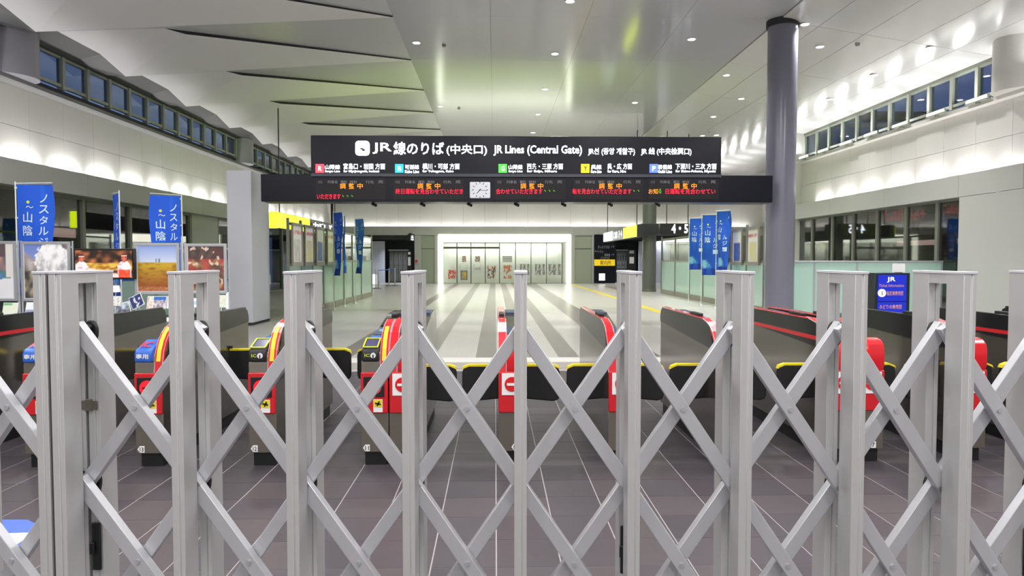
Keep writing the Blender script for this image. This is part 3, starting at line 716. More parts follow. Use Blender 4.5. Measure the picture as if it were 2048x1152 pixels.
# ------------------------------------------------------------------ overhead route signs
M_signd = mat('dark_sign_box', (52, 54, 58), .35)
def xsign(name, label, X, ya, yb, z0, z1, segs, side):
    """sign box parallel to the walkway; segs = (fraction0, fraction1, material, text, textmat)"""
    t = thing(name, label, 'sign', (X, 0, 0)); MB().box(-.12, ya, z0, .12, yb, z1).build('cabinet', M_signd, t)
    f = .123 * side
    for a, b_, m, s, tm in segs:
        q0 = ya + (yb - ya) * a; q1 = ya + (yb - ya) * b_
        if m: MB().box(f, q0, z0 + .02, f + .006 * side, q1, z1 - .02).build('light_face', m, t)
        if s:
            if side > 0: text(s, (f + .012, q1 - .1, z0 + .08), (0, -(q1 - q0 - .2), 0), (0, 0, z1 - z0 - .16), tm, t, .03)
            else: text(s, (f - .012, q0 + .1, z0 + .08), (0, (q1 - q0 - .2), 0), (0, 0, z1 - z0 - .16), tm, t, .03)
    for yy in (ya + .6, yb - .6): MB().cyl((0, yy, z1), (0, yy, 6.95 if abs(X) < 6.6 else 6.48), .02, n=8).build('hanger_rod', M_signd, t)
    return t
ls = xsign('route_sign', 'yellow-green and black overhead sign left of the walkway', -7.0, 22.4, 31.5, 2.46, 2.98, ((0, .42, M_yl, '', None), (.45, .70, None, '案内', M_lit1), (.74, .98, None, '6・7', M_lit1)), 1)
MB().box(-.13, 22.36, 2.46, .13, 22.4, 2.98).build('end_face', M_yl, ls)
rs = xsign('route_sign', 'slanting black, white and yellow overhead sign left of the far olive-grey column', 6.05, 29.2, 38.2, 2.42, 2.93, ((.0, .34, M_yl, '', None), (.36, .48, None, '4・5', M_lit1), (.5, .64, None, '出口', M_lit1), (.66, 1.0, mat('cyan_white_lit', (210, 230, 235), .5, emit=(206, 232, 238), es=1.0), '', None)), -1)
ps = thing('platform_sign', 'black overhead platform sign reading 4 and 5 beside the far column', 'sign', (0, 0, 0))
a = PY(1320, 470, 29); c = PY(1392, 447, 29)
MB().box(a.x, 29, a.z, c.x, 29.25, c.z).build('cabinet', mat('near_black_sign', (34, 35, 36), .3), ps)
textY('4・5', 1343, 448.5, 1376, 466.5, 28.99, M_lit, ps, .02)
MB().cyl((a.x + .3, 29.12, c.z), (a.x + .3, 29.12, 6.8), .02, n=8).cyl((c.x - .3, 29.12, c.z), (c.x - .3, 29.12, 6.7), .02, n=8).build('hanger_rod', M_signd, ps)
cb = PY(1282, 470, 31.5); cc = PY(1318, 447, 31.5)
t = thing('column_sign_box', 'dark sign box wrapped around the far olive-grey column', 'sign', (0, 0, 0))
MB().box(cb.x, 31.55, cb.z, cc.x, 32.45, cc.z).build('cabinet', M_signd, t, bevel=.01)

# ------------------------------------------------------------------ far shop front
sh = thing('glazed_shop', 'wide glazed shop front framed by a glowing white light box at the hall end', 'shop front', (0, 0, 0))
YS = BACK_Y - .04
M_tinsel = M_shopfr
b = MB()
for a_, c_ in ((876.5, 930), (930.6, 973), (973.6, 1043), (1043.6, 1088), (1088.6, 1141.5)):
    bbox(MB(), a_, 468.8, c_, 484.5, YS, YS + .25).build('light_box', M_shopfr, sh)
bbox(MB(), 876.5, 484.8, 886, 566.6, YS, YS + .25).build('light_box', M_shopfr, sh); bbox(MB(), 1133, 484.8, 1141.5, 566.6, YS, YS + .25).build('light_box', M_shopfr, sh)
cols = [886, 914, 942, 970.5, 999, 1031, 1062, 1093, 1124]
M_shut = mat('white_roller_screen', (206, 208, 200), .5)
bbox(MB(), 886, 485, 1133, 566.8, YS + .9, YS + .95).build('inner_screen', M_shut, sh)
bbox(MB(), 886, 566.6, 1133, 567.2, YS + .05, YS + .9).build('threshold', M_dkframe, sh)
M_thin = mat('dark_door_frame', (84, 82, 74), .4)
for px in cols + [1133]: bbox(MB(), px - .8, 485, px + .8, 567, YS + .1, YS + .16).build('mullion', M_thin, sh)
bbox(MB(), 886, 493.5, 999, 497.5, YS + .09, YS + .17).build('transom', M_thin, sh)
bbox(MB(), 886, 485, 1133, 486, YS + .1, YS + .16).build('head_rail', M_thin, sh)
for i, (a_, c_) in enumerate(zip(cols, cols[1:])):
    bbox(MB(), a_ + .8, 486, c_ - .8, 566.5, YS + .12, YS + .13).build('door_leaf' if i in (1, 2) else 'pane', M_clear, sh)
bbox(MB(), 1124.8, 485, 1132.5, 567, YS + .1, YS + .3).build('side_panel', M_band, sh)
def decal(px0, py0, px1, py1, fn, nx=14, ny=14, nm='decal'):
    a = PY(px0, py1, YS + .11); c = PY(px1, py0, YS + .11)
    paint(nm, (a.x, YS + .105, a.z), (c.x - a.x, 0, 0), (0, 0, c.z - a.z), nx, ny, fn, M_print, sh)
BG = (206, 206, 198)
decal(896, 540, 912, 558, lambda u, v: (214, 70, 60) if (nz(u, v, 9, 1) > -.12) else BG)
decal(921, 541, 935, 560, lambda u, v: (118, 110, 140) if (u < .16 or u > .84 or v < .12 or v > .88) else mixc((214, 190, 60), (150, 140, 130), .4 + nz(u, v, 5, 2)))
decal(924, 512, 932, 524, lambda u, v: (150, 80, 84) if nz(u, v, 6, 3) > .08 else BG)
decal(950, 512, 960, 524, lambda u, v: (150, 80, 84) if nz(u, v, 6, 4) > .08 else BG)
decal(950, 535, 960, 540, lambda u, v: (140, 140, 140) if nz(u, v, 9, 4) > 0 else BG)
decal(975, 532, 991, 557, lambda u, v: mixc((190, 120, 60), (70, 90, 110), .5 + nz(u, v, 4, 5) * 1.6) if nz(u, v, 5, 6) > -.05 else BG)
decal(1007, 530, 1023, 557, lambda u, v: mixc((200, 90, 80), (190, 150, 90), .5 + nz(u, v, 4, 7) * 1.6) if nz(u, v, 5, 8) > -.05 else BG)
decal(1005, 512, 1024, 525, lambda u, v: (160, 166, 160) if int(v * 6) % 2 else BG)
for k_, (a_, c_) in enumerate(((1040, 1059), (1070, 1090), (1097, 1122))):
    decal(a_, 528, c_, 550, lambda u, v: (128, 134, 130) if (int(u * 5 + .2) % 2 == 0) != (nz(u, v, 8, 9) > .3) else BG, 15, 14)
area('shop_inner_light', ((bx(886) + bx(1133)) / 2, YS + .5, bz(486)), (0, 0, 0), 7, .3, 150, (1, 1, .93))

# locker doors in the dark recesses, direction board, barriers
def locker(px0, px1, label):
    t = thing('locker_bank', label, 'locker', (0, 0, 0)); Y = BACK_Y + 1.6
    a = PY(px0, 566, Y); c = PY(px1, 501, Y); w_ = c.x - a.x
    MB().box(a.x, Y, 0, c.x, Y + .5, c.z).build('body', mat('charcoal_locker', (66, 68, 68), .4), t)
    n = 4
    for i in range(n):
        x0 = a.x + (i + .12) * w_ / n; x1 = a.x + (i + .88) * w_ / n
        MB().box(x0, Y - .03, .12, x1, Y, 1.1).build('door', mat('locker_door', (84, 86, 86), .35), t)
        MB().box(x0, Y - .03, 1.14, x1, Y, c.z - .06).build('door', MATS['locker_door'], t)
        MB().box(x0 + .12, Y - .035, .5, x1 - .12, Y - .03, .9).box(x0 + .1, Y - .035, 1.4, x1 - .1, Y - .03, 1.75).build('vent', M_black, t)
    MB().box(a.x - .05, Y - .05, c.z, c.x + .05, Y + .5, c.z + .05).build('top_trim', M_silver, t)
locker(779, 815, 'charcoal locker bank in the dark recess left of the shop front')
locker(1233, 1254, 'narrow charcoal locker bank in the dark recess right of the shop front')
t = thing('wall_notice', 'white notices on the dark recess wall left of the shop front', 'notice', (0, 0, 0))
bbox(MB(), 816, 504, 821, 509, BACK_Y - .03, BACK_Y + .0).build('notice_sheet', M_white, t); bbox(MB(), 816, 514, 821, 531, BACK_Y - .03, BACK_Y).build('notice_sheet', M_white, t)
bbox(MB(), 815, 502, 822, 567, BACK_Y, BACK_Y + .1).build('mount', M_black, t)
t = thing('hanging_sign', 'small black double-sided sign sticking out beside the left recess', 'sign', (0, 0, 0))
bbox(MB(), 815, 468, 828, 482, 42, 42.3).build('cabinet', M_black, t, bevel=.02); bbox(MB(), 818, 466, 822, 469, 42.1, 42.99).build('bracket', M_black, t); textY('出', 822, 470, 827, 481, 41.98, M_lit1, t, .02)
t = thing('alarm_box', 'small red alarm lamp on the pale strip left of the green-grey panel', 'alarm', (0, 0, 0))
P = PY(833, 523, BACK_Y); MB().box(P.x - .08, BACK_Y - .06, P.z - .12, P.x + .08, BACK_Y, P.z + .12).build('box', M_band, t); MB().cyl((P.x, BACK_Y - .1, P.z + .02), (P.x, BACK_Y - .06, P.z + .02), .09, n=14).build('lamp', M_red, t)
t = thing('direction_board', 'tall black direction board with a yellow strip right of the shop front', 'sign', (0, 0, 0))
bbox(MB(), 1188.5, 469, 1231, 566.5, BACK_Y - .1, BACK_Y - .002).build('board', M_board, t)
bbox(MB(), 1188.5, 519, 1230, 531.5, BACK_Y - .12, BACK_Y - .1).build('yellow_strip', mat('yellow_strip', (222, 190, 30), .5, emit=(222, 190, 30), es=.6), t)
bbox(MB(), 1198, 547, 1210, 561, BACK_Y - .12, BACK_Y - .1).build('lit_square', M_lit1, t)
for s, a_, c_, y0, y1 in (('きっぷうりば', 1196, 1219, 491, 497), ('→', 1222, 1229, 491, 497), ('←', 1189.5, 1195, 500, 506), ('トイレ', 1196, 1207, 500, 506), ('新幹線', 1209, 1220, 507, 513), ('→', 1222, 1229, 507, 513), ('バスのりば', 1201, 1219, 513.5, 518)):
    textY(s, a_, y0, c_, y1, BACK_Y - .11, M_grey_ink, t, .01, lift=.0)
textY('案内所', 1200, 521, 1222, 530, BACK_Y - .13, mat('brown_ink', (150, 110, 20), .5), t, .01)
t = thing('wall_notice', 'white notice on the dark wall beside the far olive-grey column', 'notice', (0, 0, 0))
bbox(MB(), 1259, 514, 1268, 527, BACK_Y - .02, BACK_Y + .0).build('notice_sheet', M_white, t); bbox(MB(), 1256, 500, 1272, 566, BACK_Y, BACK_Y + .2).build('mount', M_black, t)
bbox(MB(), 1259, 501, 1268, 507, BACK_Y - .02, BACK_Y).build('notice_sheet', M_grey_ink, t)
br = thing('rope_barrier', 'thin grey barrier stands in front of the left recess', 'barrier', (0, 0, 0))
pts_ = [PZ(px, 577, 0) for px in (752, 757)] + [PZ(778, 572, 0), PZ(790, 572, 0)]
for p in pts_:
    MB().cyl((p.x, p.y, 0), (p.x, p.y, 1.0), .03, n=10).build('post', M_silver, br); MB().cyl((p.x, p.y, 0), (p.x, p.y, .03), .16, n=16).build('base', M_dkframe, br)
for p, q in zip(pts_[1:], pts_[2:]): MB().bar(p + Vector((0, 0, .92)), q + Vector((0, 0, .92)), (0, 0, 1), .01, .05).build('belt', M_blue, br)
t = thing('lit_floor_sign', 'small glowing white sign standing on the floor left of the recess', 'sign', (0, 0, 0))
P = PZ(748, 570, 0); MB().box(P.x - .15, P.y, .02, P.x + .15, P.y + .1, .62).build('box', M_lit1, t); MB().box(P.x - .18, P.y - .05, 0, P.x + .18, P.y + .15, .03).build('base', M_black, t)

# ------------------------------------------------------------------ blue flags
def flag(label, base, H, w, fh, ang, chars=True, wave=.04, side=1):
    """banner flag: pole at base, cloth hanging along direction ang from the pole"""
    t = thing('banner_flag', label, 'flag', base, ang, 'blue banner flags')
    MB().cyl((0, 0, .04), (0, 0, H), .014, .011, n=8).build('pole', M_pole, t); MB().cyl((0, 0, H - .03), (side * (w + .03), 0, H - .02), .008, n=6).build('crossbar', M_pole, t)
    MB().cyl((0, 0, 0), (0, 0, .04), .07, .05, n=16).build('base', M_silver, t, smooth=True)
    x0 = .02 * side; nx, ny = 10, 30; vs = []; fs = []; cols = []
    def fy(u, v): return math.sin(u * 5 + v * 4) * wave * (1 - v * .7) + math.sin(v * 9) * wave * .3
    for j in range(ny + 1):
        v = j / ny
        for i in range(nx + 1):
            u = i / nx; uu = u if side > 0 else 1 - u
            vs.append((x0 + side * w * u * (1 - .06 * math.sin(v * 6)), fy(u, v), H - .05 - fh * (1 - v)))
            c = (24, 84, 200)
            if v < .13: c = (18, 50, 150)
            elif v < .24 and uu < .55 - (v - .13) * 3: c = (130, 190, 225)
            if nz(uu, v, 5, 3) > .25: c = mixc(c, (30, 100, 215), .6)
            cols.append((*lin(c), 1))
    for j in range(ny):
        for i in range(nx): a = j * (nx + 1) + i; fs.append((a, a + 1, a + nx + 2, a + nx + 1))
    me = bpy.data.meshes.new('cloth'); me.from_pydata(vs, [], fs); me.materials.append(M_cloth)
    at = me.color_attributes.new('Col', 'FLOAT_COLOR', 'POINT')
    for i, c in enumerate(cols): at.data[i].color = c
    me.polygons.foreach_set('use_smooth', [True] * len(me.polygons))
    o = bpy.data.objects.new('cloth', me); C.objects.link(o); o.parent = t
    for k in range(4):
        zz = H - .1 - fh * .27 * k; MB().box(-.015, -.006, zz - .012, .03 * side, .006, zz + .012).build('tab', M_pole, t)
    if chars:
        wm = mat('pale_flag_ink', (196, 216, 240), .8); ym = mat('yellow_flag_ink', (200, 214, 70), .8)
        xl = (x0 if side > 0 else x0 - w)
        def put(s, u0, v0, cw, chh, m):
            # lettering laid on the front of the cloth, following its waves through the sample at its centre
            zc = H - .05 - fh * (1 - v0); uc = u0 + cw / 2; us = uc if side > 0 else 1 - uc
            o_ = text(s, (xl + w * u0, -.05, zc), (w * cw, 0, 0), (0, 0, fh * chh), m, t, .01, keep='c')
            if o_:
                for vv in o_.data.vertices:
                    u = (vv.co.x - x0) / (side * w); v = 1 - (H - .05 - vv.co.z) / fh; vv.co.y = fy(u, v) - .004
        for k, chv in enumerate('山陰'): put(chv, .14, .66 - k * .12, .34, .095, wm)
        for k, chv in enumerate('ノスタルジー'): put(chv, .62, .84 - k * .098, .26, .075, wm)
        put('●', .26, .83, .12, .028, ym); put('～', .24, .79, .25, .02, wm)
    return t
def fbase(px, Y): p = PY(px, 600, Y); return (p.x, Y, 0)
def fbx(px, X): p = PX(px, 600, X); return (X, p.y, 0)
flag('large blue banner flag standing behind the steam-smoke poster at far left', fbase(37, 11.6), 2.72, .56, 1.8, 0, True, .03)
flag('narrow edge-on blue banner flag behind the television', fbase(243, 12.4), 2.66, .5, 1.8, math.radians(-50), True, .03, -1)
flag('blue banner flag behind the golden field poster', fbase(367, 13.2), 2.68, .5, 1.8, math.radians(35), True, .03, -1)
flag('blue banner flag on the left partition, first of its row', fbx(668, -4.66), 2.85, .5, 1.8, math.radians(-52), True, .06)
flag('thin furled blue banner flag in the middle of the left partition row', fbx(690, -4.66), 2.85, .42, 1.75, math.radians(-78), False, .05)
flag('blue banner flag at the far end of the left partition row', fbx(711, -4.66), 2.85, .5, 1.8, math.radians(-50), True, .06)
flag('blue banner flag furthest from the round column on the right partition', fbx(1377, 6.68), 2.92, .5, 1.75, math.radians(-18), True, .05)
flag('blue banner flag in the middle of the right partition row', fbx(1402, 6.58), 2.92, .54, 1.9, math.radians(-22), True, .07)
flag('gathered blue banner flag nearest the round column on the right partition', fbx(1431, 6.68), 2.95, .5, 1.85, math.radians(-62), True, .09)

# ------------------------------------------------------------------ poster display on the left
def poster_board(label, px0, px1, py0, py1, Y, fn, nx=44, ny=48):
    a = PY(px0, py1, Y); c = PY(px1, py0, Y); t = thing('poster_board', label, 'poster', (a.x, Y, 0)); w_ = c.x - a.x; z0, z1 = a.z, c.z; f = .035
    MB().box(0, -.012, z0, f, .012, z1).box(w_ - f, -.012, z0, w_, .012, z1).box(f, -.012, z0, w_ - f, .012, z0 + f).box(f, -.012, z1 - f, w_ - f, .012, z1).build('frame', M_silver, t)
    MB().box(f, 0, z0 + f, w_ - f, .01, z1 - f).build('backing_board', M_white, t)
    paint('poster', (f + .01, -.004, z0 + f + .01), (w_ - 2 * f - .02, 0, 0), (0, 0, z1 - z0 - 2 * f - .02), nx, ny, fn, M_print, t)
    for xx in (-.018, w_ + .018): MB().cyl((xx, .03, 0), (xx, .03, z1 + .01), .013, n=10).build('pole', M_silver, t); MB().box(xx - .014, -.2, 0, xx + .014, .25, .025).build('foot', M_silver, t)
    MB().box(-.018, .02, z1 - .1, w_ + .018, .035, z1 - .07).box(-.018, .02, z0 + .1, w_ + .018, .035, z0 + .13).build('cross_rail', M_silver, t)
    return t
def f_steam(u, v):
    sky = mixc((200, 205, 225), (110, 130, 200), v)
    d = math.hypot((u - .64) * 1.0, (v - .70) * 1.25) + nz(u, v, 5, 1) * .2 + nz(u, v, 13, 15) * .09 + nz(u, v, 26, 16) * .04
    if d < .40 and v > .38: return mixc((246, 246, 246), (160, 158, 164), max(0, .25 + nz(u, v, 9, 2) * .8 + nz(u, v, 22, 17) * .4 + (.66 - v) * 1.2))
    if v > .86 - u * .6 + .02 * nz(u, v, 9, 3) and u < .6: return sky
    if v < .52: return mixc((70, 66, 66), (170, 160, 130), .35 + nz(u, v, 9, 4) * 1.3)
    return mixc((120, 112, 110), (190, 180, 180), .5 + nz(u, v, 6, 5))
def f_field(u, v):
    if v > .63:
        c = mixc((205, 214, 232), (140, 162, 218), (v - .63) / .37)
        if abs(u - (.48)) < .02 and v < .72: return (90, 90, 100)
        if abs(u - (.56)) < .02 and v < .71: return (120, 120, 130)
        return c
    c = mixc((150, 84, 40), (196, 160, 46), (v - .1) / .45); c = mixc(c, (120, 70, 30), max(0, nz(u, v * 3, 7, 6)) * 1.2)
    if v < .09: c = mixc(c, (206, 140, 110), .5 + nz(u, v, 25, 7))
    return c
def f_fest(u, v):
    c = mixc((96, 70, 62), (180, 140, 90), .35 + nz(u, v, 7, 8) * 1.5)
    if nz(u, v, 5, 9) > .2: c = mixc(c, (170, 60, 60), .7)
    if v > .72: c = mixc(c, (60, 56, 60), .7)
    if nz(u, v, 9, 10) > .38: c = (214, 190, 170)
    return c
def f_coast(u, v):
    if v < .28 + .1 * u: return (226, 226, 230)
    if u > .84 and v > .38: return (222, 220, 214)
    if v > .75: return (96, 84, 90)
    if v > .52: return mixc((190, 140, 130), (96, 100, 110), .5 + nz(u, v, 6, 11) * 1.4)
    return mixc((90, 140, 210), (90, 120, 80), .45 + nz(u, v, 7, 12) * 1.5)
poster_board('silver-framed seaside collage poster at the far left edge', -62, 31, 482, 602, 11.0, f_coast)
poster_board('silver-framed poster of white steam smoke above a village', 45, 140, 483, 602, 11.0, f_steam)
poster_board('silver-framed poster of a golden field under blue sky', 271, 358, 486, 588, 11.0, f_field)
poster_board('silver-framed poster of a colourful festival crowd beside the square pillar', 372, 453, 487, 587, 11.0, f_fest)
# television
a = PY(148, 559, 10.9); c = PY(268, 497, 10.9)
tv = thing('television', 'flat black television showing two people in white behind a food stall', 'television', (a.x, 10.9, 0)); w_ = c.x - a.x
MB().box(0, 0, a.z, w_, .06, c.z).build('case', M_black, tv, bevel=.008)
def f_tv(u, v):
    c = mixc((40, 22, 14), (190, 110, 60), .35 + nz(u, v * .6, 8, 13) * 1.5)
    if .25 < v < .55: c = mixc((170, 110, 30), (230, 190, 80), .5 + nz(u, v, 10, 14) * 1.4)
    if v < .42 - .45 * (u - .1) and u > .12: c = (236, 216, 210)
    for hx, hy, s in ((.11, .72, 1.2), (.86, .74, 1.)):
        dx = (u - hx) * 2.0; k = hy - .13 - v
        if k > 0 and abs(dx) < min(.24, .05 + math.sqrt(k) * .42): c = mixc((248, 240, 242), (214, 170, 180), max(0, nz(u, v, 12, 18) * 1.3))
        if v < .28 and abs(dx) < .2 and hx > .5: c = mixc((236, 74, 40), (250, 150, 110), max(0, nz(u, v, 14, 19)))
        if abs(dx) < .05 and -.16 < v - hy < 0: c = (190, 80, 60)
        if (dx / .10) ** 2 + ((v - hy) / .14) ** 2 < 1: c = mixc((222, 120, 86), (180, 60, 44), abs(dx) * 6)
        if (dx / .105) ** 2 + ((v - hy) / .15) ** 2 < 1 and v > hy + .04: c = (120, 26, 30) if v > hy + .07 else (230, 226, 220)
        if abs(v - hy - .01) < .014 and .03 < abs(dx) < .06: c = (60, 20, 20)
    return c
paint('picture', (.03, -.008, a.z + .03), (w_ - .06, 0, 0), (0, 0, c.z - a.z - .06), 72, 36, f_tv, M_screen, tv)
MB().cyl((w_ / 2, .05, .02), (w_ / 2, .05, a.z), .03, n=12).build('stand', M_black, tv); MB().box(w_ / 2 - .3, -.08, 0, w_ / 2 + .3, .3, .03).build('base', M_black, tv, bevel=.01)
# tables with leaflets
def table(label, px0, px1, Y, zt=.58):
    a = PY(px0, 600, Y); c = PY(px1, 600, Y); t = thing('display_table', label, 'table', (a.x, Y, 0)); w_ = c.x - a.x
    MB().box(0, 0, zt - .03, w_, .45, zt).build('tabletop', M_white, t, bevel=.004)
    for xx in (.05, w_ - .05):
        for yy in (.05, .4): MB().box(xx - .015, yy - .015, 0, xx + .015, yy + .015, zt - .03).build('leg', M_silver, t)
    return t
table('white display table under the seaside and steam smoke posters', -60, 140, 10.3); table('white display table under the golden field poster', 196, 362, 10.3); table('white display table under the festival poster', 370, 452, 10.3)
def leaflet(label, px0, py0, px1, py1, fn, tilt=0, Y=10.5, cat='leaflet', name='leaflet'):
    a = PY(px0, py1, Y); c = PY(px1, py0, Y); w_ = c.x - a.x; h_ = c.z - a.z
    t = thing(name, label, cat, ((a.x + c.x) / 2, Y, a.z)); t.rotation_euler = (math.radians(-14), math.radians(tilt), 0)
    MB().box(-w_ / 2, 0, 0, w_ / 2, .008, h_).build('sheet_holder', M_white, t)
    paint('print', (-w_ / 2 + .008, -.003, .008), (w_ - .016, 0, 0), (0, 0, h_ - .016), 12, 12, fn, M_print, t)
    MB().box(-.006, .008, -(a.z - .58) * 1.03 + .002, .006, .02, .01).build('easel_stem', M_silver, t)
leaflet('pale green leaflet in a holder at the far left table', 4, 605, 33, 629, lambda u, v: (120, 180, 130) if v > .75 and u < .6 else (214, 222, 202))
leaflet('white leaflet half hidden behind the double gate post', 50, 604, 74, 626, lambda u, v: (226, 228, 236) if v > .3 else (150, 160, 190))
leaflet('dark blue leaflet with white figures leaning left', 264, 588, 290, 614, lambda u, v: mixc((44, 56, 108), (220, 220, 232), 1 if nz(u, v, 4, 20) > .1 and u > .3 else 0), -26)
leaflet('pale leaflet with a dog picture between two blue leaflets', 293, 592, 305, 617, lambda u, v: mixc((232, 226, 216), (170, 110, 90), .3 + nz(u, v, 5, 21)))
leaflet('bright blue and grey leaflet under the golden field poster', 305, 592, 331, 617, lambda u, v: (30, 100, 190) if v > .7 else mixc((120, 110, 120), (226, 220, 230), .5 + nz(u, v, 6, 22)))
leaflet('white leaflet at the right of the golden field table', 333, 592, 346, 617, lambda u, v: (222, 222, 228))
leaflet('pale blue landscape leaflet under the festival poster', 378, 596, 398, 615, lambda u, v: mixc((220, 228, 236), (120, 160, 200), .5 if .3 < v < .7 else .0))
leaflet('cream map leaflet beside the square pillar', 432, 590, 452, 615, lambda u, v: mixc((222, 220, 206), (180, 190, 170), .4 + nz(u, v, 8, 23)))
leaflet('grey-blue photo leaflet lying at a slant below the television', 227, 605, 262, 628, lambda u, v: mixc((70, 76, 90), (190, 206, 214), v + nz(u, v, 4, 24)), -14)
leaflet('white information card standing below the television', 222, 592, 240, 612, lambda u, v: (222, 220, 216) if nz(u, v, 9, 25) < .25 else (160, 160, 160))
t = thing('cap_display', 'small white and navy cap shaped display under the television', 'display', tuple(PY(231, 584, 10.68)))
MB().cyl((0, 0, 0), (0, 0, .10), .075, .055, n=20).build('crown', M_white, t, smooth=True); MB().cyl((0, 0, .10), (0, 0, .14), .055, .03, n=20).build('top', M_navy, t, smooth=True); MB().cyl((0, 0, -.02), (0, 0, 0), .02, n=8).cyl((0, 0, .58 - PY(231, 584, 10.68).z), (0, 0, .60 - PY(231, 584, 10.68).z), .04, n=14).cyl((0, 0, .60 - PY(231, 584, 10.68).z), (0, 0, 0), .01, n=8).build('stand', M_silver, t)
t = thing('light_tube', 'short glowing white vertical tube beside the square pillar', 'lamp', tuple(PY(455, 617, 11.2)))
MB().cyl((0, 0, 0), (0, 0, .26), .018, n=10).build('tube', M_lit1, t); MB().box(-.03, -.03, -.68 + .01, .03, .03, 0).build('stand', M_silver, t)
# kiosk on the right
a = PY(1748, 640, 11); c = PY(1818, 546, 11)
ks = thing('information_kiosk', 'dark information kiosk with a bright blue front panel on the right', 'kiosk', (a.x, 11, 0)); w_ = c.x - a.x
MB().box(0, 0, .05, w_ + .02, .35, c.z).build('case', mat('blue_black_case', (24, 34, 40), .35), ks, bevel=.008); MB().box(-.02, -.03, 0, w_ + .04, .38, .05).build('plinth', M_black, ks)
M_kb = mat('bright_blue_panel', (16, 36, 170), .4, emit=(16, 36, 170), es=.55)
def kz(py): return PY(1780, py, 11).z
MB().box(.05, -.008, kz(602), w_ - .04, .0, c.z - .03).build('front_panel', M_kb, ks)
MB().box(.05, -.008, .3, w_ - .04, .0, kz(604)).build('front_panel', M_kb, ks)
M_or = mat('orange_ink', (210, 150, 120), .5, emit=(210, 150, 120), es=.2)
textY('JR', 1774, 554, 1791, 565, 10.985, M_lit1, ks, .012); textY('Ticket Information', 1758, 568, 1808, 574, 10.985, M_or, ks, .0)
P = PY(1763.5, 586, 10.99); MB().cyl((P.x - a.x, -.02, P.z), (P.x - a.x, -.008, P.z), .062, n=24).build('info_disc', M_lit1, ks); MB().box(P.x - a.x - .007, -.024, P.z - .04, P.x - a.x + .007, -.02, P.z + .03).build('info_mark', MATS['dark_ink'], ks)
textY('指定席券売機', 1773, 582, 1807, 591, 10.985, M_or, ks, .01); textY('みどりの券売機', 1759, 609, 1804, 618, 10.985, M_or, ks, .01)
P = PX(1826, 590, c.x + .03); MB().cyl((w_ + .02, .17, P.z), (w_ + .03, .17, P.z), .12, n=24).build('side_disc', M_white, ks)
t = thing('paper_sign', 'blank white paper card standing on top of the blue kiosk', 'card', (PY(1808, 545, 11).x, 11.15, c.z))
o = MB().box(-.105, 0, .01, .105, .004, .15).build('card', M_white, t); MB().box(-.05, -.02, 0, .05, .03, .01).build('stand', M_black, t)

